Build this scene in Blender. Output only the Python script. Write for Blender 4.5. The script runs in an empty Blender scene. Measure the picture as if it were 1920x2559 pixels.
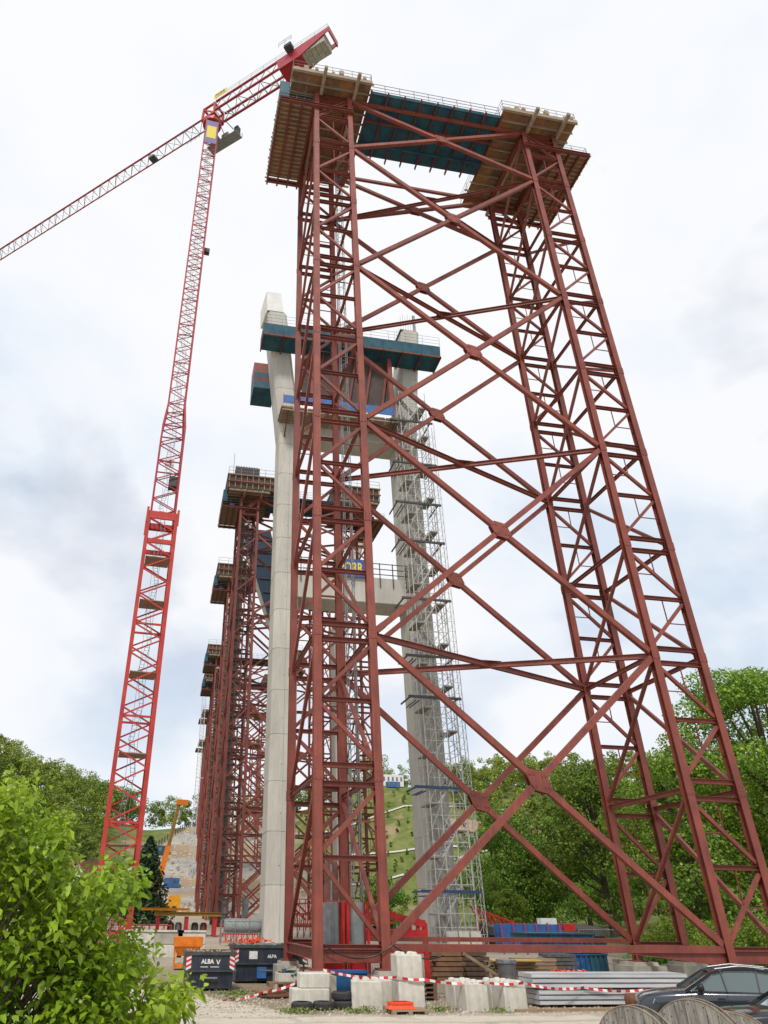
import bpy, math, random
import numpy as np
from mathutils import Vector, Matrix
random.seed(7); rng = np.random.default_rng(11)
R = math.radians
S = bpy.context.scene
# ---------------------------------------------------------------- camera
CAM = Vector((-6.301, -30.857, 1.126)); yaw, pitch, roll = 0.1751, 0.5437, 0.0124
f_ = Vector((math.sin(yaw)*math.cos(pitch), math.cos(yaw)*math.cos(pitch), math.sin(pitch)))
r_ = Vector((math.cos(yaw), -math.sin(yaw), 0)); u_ = r_.cross(f_)
r2 = r_*math.cos(roll)+u_*math.sin(roll); u2 = u_*math.cos(roll)-r_*math.sin(roll)
cd = bpy.data.cameras.new('camera'); cam = bpy.data.objects.new('camera', cd); S.collection.objects.link(cam)
M = Matrix((r2, u2, -f_)).transposed().to_4x4(); M.translation = CAM; cam.matrix_world = M
cd.sensor_fit = 'HORIZONTAL'; cd.sensor_width = 36; cd.lens = 1776.56/1920*36
cd.shift_x = 207.86/1920; cd.shift_y = -64.42/1920; cd.clip_start = 0.05; cd.clip_end = 3000
S.camera = cam
# ---------------------------------------------------------------- world and sun
SUN_EL, SUN_AZ = R(50), R(-158)       # azimuth from +Y clockwise : behind and left of the camera
W = bpy.data.worlds.new('World'); S.world = W; W.use_nodes = True
nt = W.node_tree; N = nt.nodes; L = nt.links; N.clear()
out = N.new('ShaderNodeOutputWorld'); mixs = N.new('ShaderNodeMixShader')
bg1 = N.new('ShaderNodeBackground'); bg2 = N.new('ShaderNodeBackground')
sky = N.new('ShaderNodeTexSky'); sky.sky_type = 'NISHITA'; sky.sun_disc = False
sky.sun_elevation = SUN_EL; sky.sun_rotation = SUN_AZ
L.new(sky.outputs[0], bg1.inputs[0]); bg1.inputs[1].default_value = 0.12
tc = N.new('ShaderNodeTexCoord'); mp = N.new('ShaderNodeMapping'); mp.inputs['Scale'].default_value = (1.0, 1.0, 1.5)
mp.inputs['Location'].default_value = (0.35, 0.2, 0.1)
L.new(tc.outputs['Generated'], mp.inputs[0])
def wnoise(scale, detail, rough, dist):
    n = N.new('ShaderNodeTexNoise'); n.inputs['Scale'].default_value = scale; n.inputs['Detail'].default_value = detail
    n.inputs['Roughness'].default_value = rough; n.inputs['Distortion'].default_value = dist
    L.new(mp.outputs[0], n.inputs['Vector']); return n
sepw = N.new('ShaderNodeSeparateXYZ'); L.new(tc.outputs['Generated'], sepw.inputs[0])
def lifted(fac, k, o):
    a = N.new('ShaderNodeMath'); a.operation = 'MULTIPLY_ADD'; a.inputs[1].default_value = k; a.inputs[2].default_value = o; L.new(sepw.outputs[2], a.inputs[0])
    c = N.new('ShaderNodeMath'); c.operation = 'ADD'; L.new(a.outputs[0], c.inputs[0]); L.new(fac, c.inputs[1]); return c.outputs[0]
def wramp(src, stops):
    c = N.new('ShaderNodeValToRGB'); e = c.color_ramp.elements
    e[0].position, e[0].color = stops[0][0], (*stops[0][1], 1)
    e[1].position, e[1].color = stops[1][0], (*stops[1][1], 1)
    for p, col in stops[2:]:
        x = e.new(p); x.color = (*col, 1)
    L.new(src, c.inputs[0]); return c
n1 = wnoise(2.6, 5, .5, .12); n2 = wnoise(2.9, 6, .5, .15)
# cloud colour: near white with lavender-grey undersides
c1 = wramp(lifted(n2.outputs['Fac'], .22, -.095), [(.31, (.62, .70, .80)), (.41, (.76, .80, .86)), (.50, (.815, .832, .868)), (.61, (.848, .854, .872))])
L.new(c1.outputs[0], bg2.inputs[0]); bg2.inputs[1].default_value = 1.0
c2 = wramp(lifted(n1.outputs['Fac'], .3, -.10), [(.36, (.62, .62, .62)), (.50, (1, 1, 1))])   # how solid the cloud sheet is
L.new(c2.outputs[0], mixs.inputs[0]); L.new(bg1.outputs[0], mixs.inputs[1]); L.new(bg2.outputs[0], mixs.inputs[2])
L.new(mixs.outputs[0], out.inputs[0])
sd = bpy.data.lights.new('sun', 'SUN'); sd.energy = 2.3; sd.angle = R(9); sd.color = (1, .95, .88)
so = bpy.data.objects.new('sun', sd); S.collection.objects.link(so)
sv = Vector((math.sin(SUN_AZ)*math.cos(SUN_EL), math.cos(SUN_AZ)*math.cos(SUN_EL), math.sin(SUN_EL)))
so.rotation_euler = sv.to_track_quat('Z', 'Y').to_euler()
S.view_settings.view_transform = 'Standard'; S.view_settings.look = 'None'
S.view_settings.exposure = 0.2; S.view_settings.gamma = 1
S.render.resolution_x = 768; S.render.resolution_y = 1024; S.render.engine = 'CYCLES'
# ---------------------------------------------------------------- materials
MATS = {}
def mat(name, col, col2=None, rough=.6, metal=0, scale=1.5, bump=0, bscale=20, detail=6, spec=.4, lo=.35, hi=.65, stretch=(1, 1, 1), coat=0, trans=0, island=0, grime=0, bands=0, objvar=0, huevar=0):
    if name in MATS: return MATS[name]
    m = bpy.data.materials.new(name); m.use_nodes = True; t = m.node_tree; n = t.nodes; l = t.links
    b = n['Principled BSDF']; b.inputs['Roughness'].default_value = rough; b.inputs['Metallic'].default_value = metal
    b.inputs['Specular IOR Level'].default_value = spec
    if coat: b.inputs['Coat Weight'].default_value = coat; b.inputs['Coat Roughness'].default_value = .05
    tcn = n.new('ShaderNodeTexCoord'); mpn = n.new('ShaderNodeMapping'); mpn.inputs['Scale'].default_value = stretch
    l.new(tcn.outputs['Object'], mpn.inputs[0])
    if col2:
        no = n.new('ShaderNodeTexNoise'); no.inputs['Scale'].default_value = scale; no.inputs['Detail'].default_value = detail
        no.inputs['Roughness'].default_value = .62
        l.new(mpn.outputs[0], no.inputs['Vector'])
        cr = n.new('ShaderNodeValToRGB'); cr.color_ramp.elements[0].position = lo; cr.color_ramp.elements[1].position = hi
        cr.color_ramp.elements[0].color = (*col, 1); cr.color_ramp.elements[1].color = (*col2, 1)
        l.new(no.outputs['Fac'], cr.inputs[0]); src = cr.outputs[0]
        if island:
            ge = n.new('ShaderNodeNewGeometry'); hs = n.new('ShaderNodeHueSaturation')
            mr = n.new('ShaderNodeMapRange'); mr.inputs[3].default_value = 1-island; mr.inputs[4].default_value = 1+island
            l.new(ge.outputs['Random Per Island'], mr.inputs[0]); l.new(mr.outputs[0], hs.inputs['Value']); l.new(src, hs.inputs['Color'])
            src = hs.outputs[0]
        if grime:                      # rust / rain streaks running down
            m2_ = n.new('ShaderNodeMapping'); m2_.inputs['Scale'].default_value = (7, 7, .45); l.new(tcn.outputs['Object'], m2_.inputs[0])
            n2_ = n.new('ShaderNodeTexNoise'); n2_.inputs['Scale'].default_value = 1.3; n2_.inputs['Detail'].default_value = 7; n2_.inputs['Roughness'].default_value = .7; l.new(m2_.outputs[0], n2_.inputs['Vector'])
            r2_ = n.new('ShaderNodeMapRange'); r2_.inputs[1].default_value = .40; r2_.inputs[2].default_value = .72; r2_.inputs[3].default_value = 1+grime*.25; r2_.inputs[4].default_value = 1-grime; l.new(n2_.outputs['Fac'], r2_.inputs[0])
            h2_ = n.new('ShaderNodeHueSaturation'); l.new(r2_.outputs[0], h2_.inputs['Value']); l.new(src, h2_.inputs['Color']); src = h2_.outputs[0]
        if bands:                      # each concrete pour has its own tone
            s3 = n.new('ShaderNodeSeparateXYZ'); l.new(tcn.outputs['Object'], s3.inputs[0]); a3 = n.new('ShaderNodeMath'); a3.operation = 'MULTIPLY_ADD'; a3.inputs[1].default_value = 1/3.92; a3.inputs[2].default_value = -3.2/3.92+20; l.new(s3.outputs[2], a3.inputs[0])
            f3 = n.new('ShaderNodeMath'); f3.operation = 'FLOOR'; l.new(a3.outputs[0], f3.inputs[0]); w3 = n.new('ShaderNodeTexWhiteNoise'); w3.noise_dimensions = '1D'; l.new(f3.outputs[0], w3.inputs['W'])
            r3 = n.new('ShaderNodeMapRange'); r3.inputs[3].default_value = 1-bands; r3.inputs[4].default_value = 1+bands; l.new(w3.outputs['Value'], r3.inputs[0])
            h3 = n.new('ShaderNodeHueSaturation'); l.new(r3.outputs[0], h3.inputs['Value']); l.new(src, h3.inputs['Color']); src = h3.outputs[0]
        if objvar:
            oi = n.new('ShaderNodeObjectInfo'); r4 = n.new('ShaderNodeMapRange'); r4.inputs[3].default_value = 1-objvar; r4.inputs[4].default_value = 1+objvar; l.new(oi.outputs['Random'], r4.inputs[0])
            h4 = n.new('ShaderNodeHueSaturation'); l.new(r4.outputs[0], h4.inputs['Value']); l.new(src, h4.inputs['Color'])
            r5 = n.new('ShaderNodeMapRange'); r5.inputs[3].default_value = .5-huevar; r5.inputs[4].default_value = .5+huevar*.6; l.new(oi.outputs['Random'], r5.inputs[0]); l.new(r5.outputs[0], h4.inputs['Hue']); src = h4.outputs[0]
        l.new(src, b.inputs['Base Color'])
    else: b.inputs['Base Color'].default_value = (*col, 1)
    if bump:
        nb = n.new('ShaderNodeTexNoise'); nb.inputs['Scale'].default_value = bscale; nb.inputs['Detail'].default_value = 5
        l.new(mpn.outputs[0], nb.inputs['Vector'])
        bm = n.new('ShaderNodeBump'); bm.inputs['Strength'].default_value = bump; bm.inputs['Distance'].default_value = .02
        l.new(nb.outputs['Fac'], bm.inputs['Height']); l.new(bm.outputs[0], b.inputs['Normal'])
    if trans:
        tr = n.new('ShaderNodeBsdfTranslucent'); ms = n.new('ShaderNodeMixShader'); ms.inputs[0].default_value = trans
        if col2: l.new(src, tr.inputs[0])
        else: tr.inputs[0].default_value = (*col, 1)
        o = n['Material Output']; l.new(b.outputs[0], ms.inputs[1]); l.new(tr.outputs[0], ms.inputs[2]); l.new(ms.outputs[0], o.inputs[0])
    MATS[name] = m; return m
steel = mat('red_oxide_steel', (.245, .057, .037), (.155, .039, .028), rough=.5, scale=.9, bump=.15, bscale=9, detail=9, spec=.45, grime=.28, objvar=.10)
steel_d = mat('red_oxide_steel_shaded', (.13, .03, .021), (.19, .043, .028), rough=.6, scale=1.4, detail=9, grime=.3, objvar=.15)  # darker copy of the red steel, shade of the undersides in its colour
crane_red = mat('crane_red_paint', (.52, .05, .033), (.36, .032, .026), rough=.4, scale=.8, detail=8, grime=.2, objvar=.06)
crane_dred = mat('crane_crimson_paint', (.36, .02, .03), (.28, .018, .026), rough=.4, scale=.8, detail=8)
siter = mat('bright_red_paint', (.55, .02, .02), (.38, .015, .015), rough=.45, scale=3)
orange = mat('orange_paint', (.72, .20, .012), (.55, .13, .01), rough=.5, scale=4)
plastic = mat('orange_red_plastic', (.80, .09, .02), (.68, .07, .02), rough=.4, scale=6)
yellow = mat('yellow_paint', (.75, .38, .02), (.6, .26, .02), rough=.5, scale=2)
conc = mat('pale_concrete', (.50, .48, .425), (.38, .365, .325), rough=.85, scale=.55, bump=.25, bscale=14, detail=10, stretch=(1, 1, .35), lo=.3, hi=.7, grime=.16, bands=.07)
conc2 = mat('block_concrete', (.62, .59, .52), (.46, .44, .38), rough=.88, scale=2.2, bump=.5, bscale=30, detail=10, grime=.15, objvar=.07)
conc3 = mat('weathered_concrete', (.40, .38, .32), (.27, .25, .21), rough=.9, scale=1.6, bump=.5, bscale=22, detail=10)
galv = mat('galvanised_steel', (.33, .34, .35), (.20, .205, .21), rough=.42, metal=.6, scale=4)
alu = mat('pale_sheet_steel', (.60, .61, .62), (.42, .43, .45), rough=.45, metal=.15, scale=1.2, stretch=(.3, 1, 3))
darks = mat('dark_grey_steel', (.07, .07, .07), (.035, .035, .035), rough=.6, scale=3)
timber = mat('grey_formwork_timber', (.36, .28, .20), (.22, .17, .125), rough=.85, scale=3, stretch=(.3, 3, 3), bump=.2)
ply = mat('brown_plywood', (.34, .155, .06), (.16, .085, .045), rough=.75, scale=.9, detail=8)
ply2 = mat('worn_plywood', (.27, .145, .075), (.12, .075, .05), rough=.8, scale=1.3, detail=8)
wood = mat('weathered_board', (.36, .27, .17), (.22, .155, .10), rough=.85, scale=2.5, stretch=(.4, 4, 4), bump=.3)
wood_y = mat('fresh_yellow_timber', (.62, .42, .14), (.46, .29, .09), rough=.75, scale=2.5, stretch=(.4, 4, 4))
wood_g = mat('silvered_drum_wood', (.38, .36, .325), (.15, .135, .115), rough=.9, scale=3, stretch=(6, 1, .6), bump=.6, bscale=30, objvar=.25)
rust = mat('rusty_steel', (.20, .075, .035), (.09, .04, .025), rough=.8, scale=5)
teal = mat('teal_formwork_steel', (.022, .10, .135), (.012, .05, .085), rough=.6, scale=1.1, detail=9)
blue = mat('blue_formwork_steel', (.02, .12, .30), (.012, .06, .16), rough=.5, scale=1.5, detail=8)
brightblue = mat('blue_sheet', (.03, .14, .40), (.035, .085, .22), rough=.5, scale=2)
navy = mat('navy_skip_paint', (.016, .026, .045), (.05, .05, .052), rough=.5, scale=2.6, detail=12, bump=.5, bscale=5, grime=.35, lo=.42, hi=.72)
white = mat('white_paint', (.72, .72, .70), (.58, .58, .56), rough=.5, scale=4)
redst = mat('red_foil', (.55, .02, .035), rough=.4)
rubber = mat('tyre_rubber', (.028, .028, .03), (.05, .048, .045), rough=.8, scale=9)
black = mat('black_plastic', (.012, .012, .013), rough=.45)
carp = mat('anthracite_car_paint', (.035, .043, .055), (.04, .048, .06), rough=.25, metal=.5, coat=1, scale=1)
carp2 = mat('black_car_paint', (.010, .011, .014), rough=.2, metal=.3, coat=1)
chrome = mat('bright_trim', (.6, .6, .6), rough=.2, metal=1)
glass = mat('sky_toned_window_glass', (.07, .10, .095), rough=.03, spec=.9, coat=1)  # pale greenish base imitates the sky reflected in the panes
lens_m = mat('clear_lamp_lens', (.5, .52, .55), rough=.1, metal=.6)
leafm = mat('dogwood_leaf', (.165, .285, .014), (.31, .42, .028), rough=.5, scale=1.6, trans=.42, island=.5)
tleaf = mat('maple_foliage', (.13, .235, .02), (.23, .34, .036), rough=.6, scale=.35, trans=.36, island=.55, objvar=.15, huevar=.03)
tleaf_d = mat('dark_foliage', (.085, .18, .018), (.16, .27, .03), rough=.6, scale=.3, trans=.3, island=.5, objvar=.15, huevar=.03)
tleaf_f = mat('forest_foliage', (.13, .21, .03), (.30, .36, .06), rough=.7, scale=.07, trans=.35, island=.5, detail=3, lo=.38, hi=.62)
conifm = mat('conifer_needles', (.016, .040, .016), (.03, .06, .02), rough=.7, scale=1, island=.4)
bark = mat('bark', (.10, .075, .05), (.05, .04, .03), rough=.95, scale=4, bump=.5)
tile = mat('red_roof_tile', (.20, .055, .035), (.12, .04, .03), rough=.8, scale=3)
render_w = mat('white_render', (.72, .71, .68), (.62, .61, .58), rough=.8, scale=1)
banner_b = mat('blue_banner', (.05, .09, .30), (.04, .07, .22), rough=.6, scale=3)
banner_y = mat('yellow_print', (.66, .54, .07), rough=.6)
# ---------------------------------------------------------------- mesh helpers
class MB:
    def __init__(s): s.v = []; s.f = []; s.m = []
    def add(s, vs, fs, mi=0):
        n = len(s.v); s.v += [tuple(v) for v in vs]; s.f += [tuple(i+n for i in f) for f in fs]; s.m += [mi]*len(fs); return s
    def box(s, x0, y0, z0, x1, y1, z1, mi=0):
        return s.add([(x0,y0,z0),(x1,y0,z0),(x1,y1,z0),(x0,y1,z0),(x0,y0,z1),(x1,y0,z1),(x1,y1,z1),(x0,y1,z1)],
                     [(3,2,1,0),(4,5,6,7),(0,1,5,4),(1,2,6,5),(2,3,7,6),(3,0,4,7)], mi)
    def hexa(s, p, mi=0):
        return s.add(p, [(3,2,1,0),(4,5,6,7),(0,1,5,4),(1,2,6,5),(2,3,7,6),(3,0,4,7)], mi)
    def bevbox(s, x0, y0, z0, x1, y1, z1, b=.02, mi=0):
        ring = [(x0+b,y0),(x1-b,y0),(x1,y0+b),(x1,y1-b),(x1-b,y1),(x0+b,y1),(x0,y1-b),(x0,y0+b)]
        cx, cy = (x0+x1)/2, (y0+y1)/2
        def ins(z, k):
            sx = 1-2*k/(x1-x0); sy = 1-2*k/(y1-y0)
            return [(cx+(a-cx)*sx, cy+(c-cy)*sy, z) for a, c in ring]
        vs = ins(z0, b)+ins(z0+b, 0)+ins(z1-b, 0)+ins(z1, b)
        fs = [tuple(range(7,-1,-1)), tuple(range(24,32))]
        for k in range(3):
            for i in range(8): fs.append((k*8+i, k*8+(i+1)%8, k*8+8+(i+1)%8, k*8+8+i))
        return s.add(vs, fs, mi)
    def _basis(s, p0, p1, up):
        p0, p1 = Vector(p0), Vector(p1); d = (p1-p0).normalized(); up = Vector(up)
        if abs(d.dot(up)) > .985: up = Vector((0,1,0)) if abs(d.y) < .9 else Vector((1,0,0))
        x = d.cross(up).normalized(); z = x.cross(d).normalized(); return p0, p1, x, z
    def bar(s, p0, p1, w, h=None, up=(0,0,1), mi=0):        # w along 'x' (sideways), h along 'up'
        h = h or w; p0, p1, x, z = s._basis(p0, p1, up); a, c = x*w/2, z*h/2
        return s.add([p0-a-c,p0+a-c,p0+a+c,p0-a+c,p1-a-c,p1+a-c,p1+a+c,p1-a+c],
                     [(0,1,2,3),(7,6,5,4),(1,0,4,5),(2,1,5,6),(3,2,6,7),(0,3,7,4)], mi)
    def ibeam(s, p0, p1, w, h, up=(0,0,1), t=None, mi=0):   # flanges at +-up
        t = t or max(.018, h*.09); p0, p1, x, z = s._basis(p0, p1, up)
        s.bar(p0+z*(h/2-t/2), p1+z*(h/2-t/2), w, t, z, mi); s.bar(p0-z*(h/2-t/2), p1-z*(h/2-t/2), w, t, z, mi)
        return s.bar(p0, p1, t*.8, h-2*t, z, mi)
    def tube(s, p0, p1, r, n=8, r1=None, mi=0, cap=True):
        r1 = r if r1 is None else r1; p0, p1, x, z = s._basis(p0, p1, (0,0,1)); vs = []
        for p, q in ((p0, r), (p1, r1)):
            for i in range(n):
                a = 2*math.pi*i/n; vs.append(p+x*q*math.cos(a)+z*q*math.sin(a))
        fs = [(i, (i+1)%n, n+(i+1)%n, n+i) for i in range(n)]
        if cap: fs += [tuple(range(n-1,-1,-1)), tuple(range(n,2*n))]
        return s.add(vs, fs, mi)
    def poly(s, pts, mi=0):
        return s.add(pts, [tuple(range(len(pts)))], mi)
    def prism(s, pts, off, mi=0):
        n = len(pts); off = Vector(off); vs = [Vector(p) for p in pts]+[Vector(p)+off for p in pts]
        return s.add(vs, [tuple(range(n-1,-1,-1)), tuple(range(n,2*n))]+[(i,(i+1)%n,n+(i+1)%n,n+i) for i in range(n)], mi)
    def lathe(s, c, axis, prof, n=24, mi=0, close=False):
        c = Vector(c); axis = Vector(axis).normalized(); t = Vector((0,0,1)) if abs(axis.z) < .9 else Vector((1,0,0))
        x = axis.cross(t).normalized(); y = axis.cross(x).normalized(); vs = []; m = len(prof)
        for (a, r) in prof:
            for i in range(n):
                w = 2*math.pi*i/n; vs.append(c+axis*a+(x*math.cos(w)+y*math.sin(w))*r)
        fs = []
        for k in range(m if close else m-1):
            k2 = (k+1) % m
            for i in range(n): fs.append((k*n+i, k*n+(i+1)%n, k2*n+(i+1)%n, k2*n+i))
        return s.add(vs, fs, mi)
    def build(s, name, m, parent=None, smooth=False, loc=None):
        me = bpy.data.meshes.new(name); me.from_pydata(s.v, [], s.f); ms = m if isinstance(m, (list, tuple)) else [m]
        for q in ms: me.materials.append(q)
        if len(ms) > 1: me.polygons.foreach_set('material_index', s.m)
        if smooth: me.polygons.foreach_set('use_smooth', [True]*len(s.f))
        import bmesh as _b
        b = _b.new(); b.from_mesh(me); _b.ops.recalc_face_normals(b, faces=b.faces); b.to_mesh(me); b.free()
        me.update(); o = bpy.data.objects.new(name, me); S.collection.objects.link(o)
        if parent: o.parent = parent
        if loc: o.location = loc
        return o
def thing(name, label, cat, loc=(0,0,0), rz=0, group=None):
    o = bpy.data.objects.new(name, None); S.collection.objects.link(o); o.location = loc; o.rotation_euler = (0,0,rz)
    o.empty_display_size = .1; o['label'] = label; o['category'] = cat
    if group: o['group'] = group
    return o
def tag(o, label, cat, group=None, kind=None):
    if label: o['label'] = label
    if cat: o['category'] = cat
    if group: o['group'] = group
    if kind: o['kind'] = kind
    return o
def struct(o): o['kind'] = 'structure'; return o
def copy_tree(o, label=None, loc=None, rz=None, parent=None):
    c = o.copy(); S.collection.objects.link(c)
    if parent: c.parent = parent
    if label: c['label'] = label
    if loc is not None: c.location = loc
    if rz is not None: c.rotation_euler = (0,0,rz)
    for ch in o.children: copy_tree(ch, parent=c)
    return c
def text(body, size, m, parent, loc, rot, name='lettering', ext=.004, bold=0, sx=1):
    cu = bpy.data.curves.new(name, 'FONT'); cu.body = body; cu.size = size; cu.extrude = ext; cu.offset = bold
    cu.align_x = 'CENTER'; cu.align_y = 'CENTER'
    t = bpy.data.objects.new('tmp', cu); S.collection.objects.link(t); bpy.context.view_layer.update()
    me = bpy.data.meshes.new_from_object(t); bpy.data.objects.remove(t)
    me.materials.clear(); me.materials.append(m)
    o = bpy.data.objects.new(name, me); S.collection.objects.link(o); o.parent = parent; o.location = loc; o.rotation_euler = rot; o.scale = (sx,1,1)
    return o
def quads_mesh(name, V, m, parent=None, per=4):
    V = np.asarray(V, dtype=np.float32).reshape(-1, 3); n = len(V); k = n//per
    me = bpy.data.meshes.new(name); me.vertices.add(n); me.vertices.foreach_set('co', V.ravel())
    me.loops.add(n); me.loops.foreach_set('vertex_index', np.arange(n, dtype=np.int32))
    me.polygons.add(k); me.polygons.foreach_set('loop_start', np.arange(0, n, per, dtype=np.int32))
    me.polygons.foreach_set('loop_total', np.full(k, per, dtype=np.int32)); me.materials.append(m); me.update(calc_edges=True)
    o = bpy.data.objects.new(name, me); S.collection.objects.link(o)
    if parent: o.parent = parent
    return o
def leafquads(P, size, up=.4, nrm=None):      # P (n,3): one bent-less quad at each point, normals random with an upward/outward bias
    n = len(P); a = rng.normal(size=(n,3)); a[:,2] += up
    if nrm is not None: a += nrm*1.0
    a /= np.linalg.norm(a, axis=1, keepdims=True); b = rng.normal(size=(n,3))
    u = np.cross(a, b); u /= np.linalg.norm(u, axis=1, keepdims=True); v = np.cross(a, u)
    s = (size*rng.uniform(.55, 1.3, n))[:,None]
    return np.stack([P-u*s*.5, P-v*s*.32+u*s*.05, P+u*s*.5, P+v*s*.32+u*s*.05], 1).reshape(-1, 3)
def crown_points(nl, blobs):                 # blobs: (cx,cy,cz,rx,ry,rz); leaves gather on clump surfaces
    w = np.array([b[3]*b[4]+b[4]*b[5] for b in blobs]); w = w/w.sum(); idx = rng.choice(len(blobs), nl, p=w)
    B = np.array(blobs)[idx]; d = rng.normal(size=(nl,3)); d /= np.linalg.norm(d, axis=1, keepdims=True)
    r = rng.uniform(.35, 1.0, nl)[:,None]**.45
    return B[:,:3]+d*r*B[:,3:6]*(1+rng.normal(size=(nl,1))*.06), d
# ---------------------------------------------------------------- terrain
def sm(t): t = np.clip(t, 0, 1); return t*t*(3-2*t)
def hgt(x, y):
    x = np.asarray(x, float); y = np.asarray(y, float)
    z = -1.5 - .1*sm((-6-y)/3)
    z = z + 1.6*sm((y-14)/60) + 1.0*sm((y-60)/90)
    Hh = np.interp(x, [-300,-70,-45,-27,-12,10,40,77,110,200,400], [62,41.5,36,31,26.5,28,33,42.5,36,40,70])
    z = z + Hh*sm((y-150)/118)*1.0 + 6*sm((y-260)/300)
    z = z + np.where(x < -30, 8*sm((-30-x)/70)*sm((y-40)/90), 0) + np.where(x > 46, 10*sm((x-46)/90)*sm((y-20)/100), 0)
    z = z + (.25*np.sin(x*.21)*np.cos(y*.17))*sm((y-60)/60)
    return z
def H1(x, y): return float(hgt(x, y))
def grid_axis(a, b, fine0, fine1, cf, cc):
    r = list(np.arange(a, fine0, cc))+list(np.arange(fine0, fine1, cf))+list(np.arange(fine1, b+cc, cc)); return np.array(r)
gx = grid_axis(-900, 900, -130, 230, 2.5, 35); gy = grid_axis(-120, 1200, -40, 300, 2.5, 35)
X, Y = np.meshgrid(gx, gy); Z = hgt(X, Y); nx, ny = len(gx), len(gy)
me = bpy.data.meshes.new('ground'); vs = np.stack([X, Y, Z], -1).reshape(-1, 3)
fs = [(j*nx+i, j*nx+i+1, (j+1)*nx+i+1, (j+1)*nx+i) for j in range(ny-1) for i in range(nx-1)]
me.from_pydata(vs.tolist(), [], fs); me.polygons.foreach_set('use_smooth', [True]*len(fs))
gm = bpy.data.materials.new('site_ground'); gm.use_nodes = True; t = gm.node_tree; n = t.nodes; l = t.links; b = n['Principled BSDF']; b.inputs['Roughness'].default_value = .95
b.inputs['Specular IOR Level'].default_value = .1
tcn = n.new('ShaderNodeTexCoord'); sep = n.new('ShaderNodeSeparateXYZ'); l.new(tcn.outputs['Object'], sep.inputs[0])
def nz(scale, detail=8, rough=.65):
    q = n.new('ShaderNodeTexNoise'); q.inputs['Scale'].default_value = scale; q.inputs['Detail'].default_value = detail; q.inputs['Roughness'].default_value = rough
    l.new(tcn.outputs['Object'], q.inputs['Vector']); return q.outputs['Fac']
def ramp(src, p0, c0, p1, c1):
    q = n.new('ShaderNodeValToRGB'); q.color_ramp.elements[0].position = p0; q.color_ramp.elements[1].position = p1
    q.color_ramp.elements[0].color = (*c0, 1); q.color_ramp.elements[1].color = (*c1, 1); l.new(src, q.inputs[0]); return q.outputs[0]
def mth(op, a, bb, cc=None):
    q = n.new('ShaderNodeMath'); q.operation = op
    for i, w_ in enumerate((a, bb, cc)):
        if w_ is None: continue
        if isinstance(w_, (int, float)): q.inputs[i].default_value = w_
        else: l.new(w_, q.inputs[i])
    return q.outputs[0]
def rng01(src, a, c):
    q = n.new('ShaderNodeMapRange'); q.inputs[1].default_value = a; q.inputs[2].default_value = c; l.new(src, q.inputs[0]); return q.outputs[0]
def mixc(fac, a, c):
    q = n.new('ShaderNodeMix'); q.data_type = 'RGBA'; l.new(fac, q.inputs[0]); l.new(a, q.inputs[6]); l.new(c, q.inputs[7]); return q.outputs[2]
rdx = mth('MULTIPLY', mth('MAXIMUM', mth('SUBTRACT', -1.3, sep.outputs[0]), 0), 2.3)
wob = mth('MULTIPLY', mth('SUBTRACT', nz(.12, 4), .5), 22.0); wob2 = mth('MULTIPLY', mth('SUBTRACT', nz(.9, 5), .5), 3.2)
dust = ramp(nz(1.3), .3, (.50, .45, .365), .7, (.60, .55, .46)); gravel = ramp(nz(9, 10, .8), .35, (.15, .12, .08), .66, (.38, .315, .23))
road_f = rng01(mth('SUBTRACT', mth('ADD', sep.outputs[1], mth('MULTIPLY', wob2, .5)), rdx), -3.7, -4.6)
rut = mth('SINE', mth('MULTIPLY', mth('ADD', sep.outputs[1], mth('MULTIPLY', nz(.35, 3), 1.6)), 4.6), 0)
dustr = mixc(mth('MULTIPLY', rng01(rut, .55, .95), .35), dust, gravel)
damp = mixc(mth('MULTIPLY', rng01(nz(.7, 5), .56, .63), .45), dustr, ramp(nz(3), .3, (.27,.235,.185), .7, (.33,.29,.23)))
near = mixc(road_f, gravel, damp)
grass = ramp(nz(.16, 9, .7), .36, (.075, .115, .022), .64, (.19, .20, .07)); tan = ramp(nz(.09, 8), .35, (.36, .26, .165), .65, (.25, .19, .13))
grey = ramp(nz(.22, 9, .75), .35, (.26, .25, .225), .65, (.40, .385, .345))
far1 = mixc(rng01(nz(.045, 6, .7), .57, .62), grass, tan)
# earthworks face between the piers: bands of sprayed concrete and bare soil
bandz = mth('SINE', mth('MULTIPLY', mth('ADD', sep.outputs[2], mth('MULTIPLY', wob, .12)), .62), 0)
cut = mixc(rng01(bandz, -.3, .4), tan, grey)
inx = mth('MULTIPLY', rng01(mth('ADD', sep.outputs[0], mth('MULTIPLY', wob, .4)), -17, -13), rng01(mth('ADD', sep.outputs[0], mth('MULTIPLY', wob, .4)), 40, 32))
inz = rng01(mth('ADD', sep.outputs[2], mth('MULTIPLY', sep.outputs[0], -.9)), 25.5, 23)
far2 = mixc(mth('MULTIPLY', inx, inz), far1, cut)
midg = mixc(rng01(mth('ADD', sep.outputs[0], wob), 30, 36), ramp(nz(.5), .3, (.30, .26, .2), .7, (.40, .35, .28)), grass)
col = mixc(rng01(sep.outputs[1], 12, 22), near, midg); col = mixc(rng01(sep.outputs[1], 120, 150), col, far2)
l.new(col, b.inputs['Base Color'])
bmp = n.new('ShaderNodeBump'); bmp.inputs['Strength'].default_value = .7; bmp.inputs['Distance'].default_value = .06; l.new(nz(14, 9, .8), bmp.inputs['Height']); l.new(bmp.outputs[0], b.inputs['Normal'])
me.materials.append(gm); go = bpy.data.objects.new('ground', me); S.collection.objects.link(go); struct(go)
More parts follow.
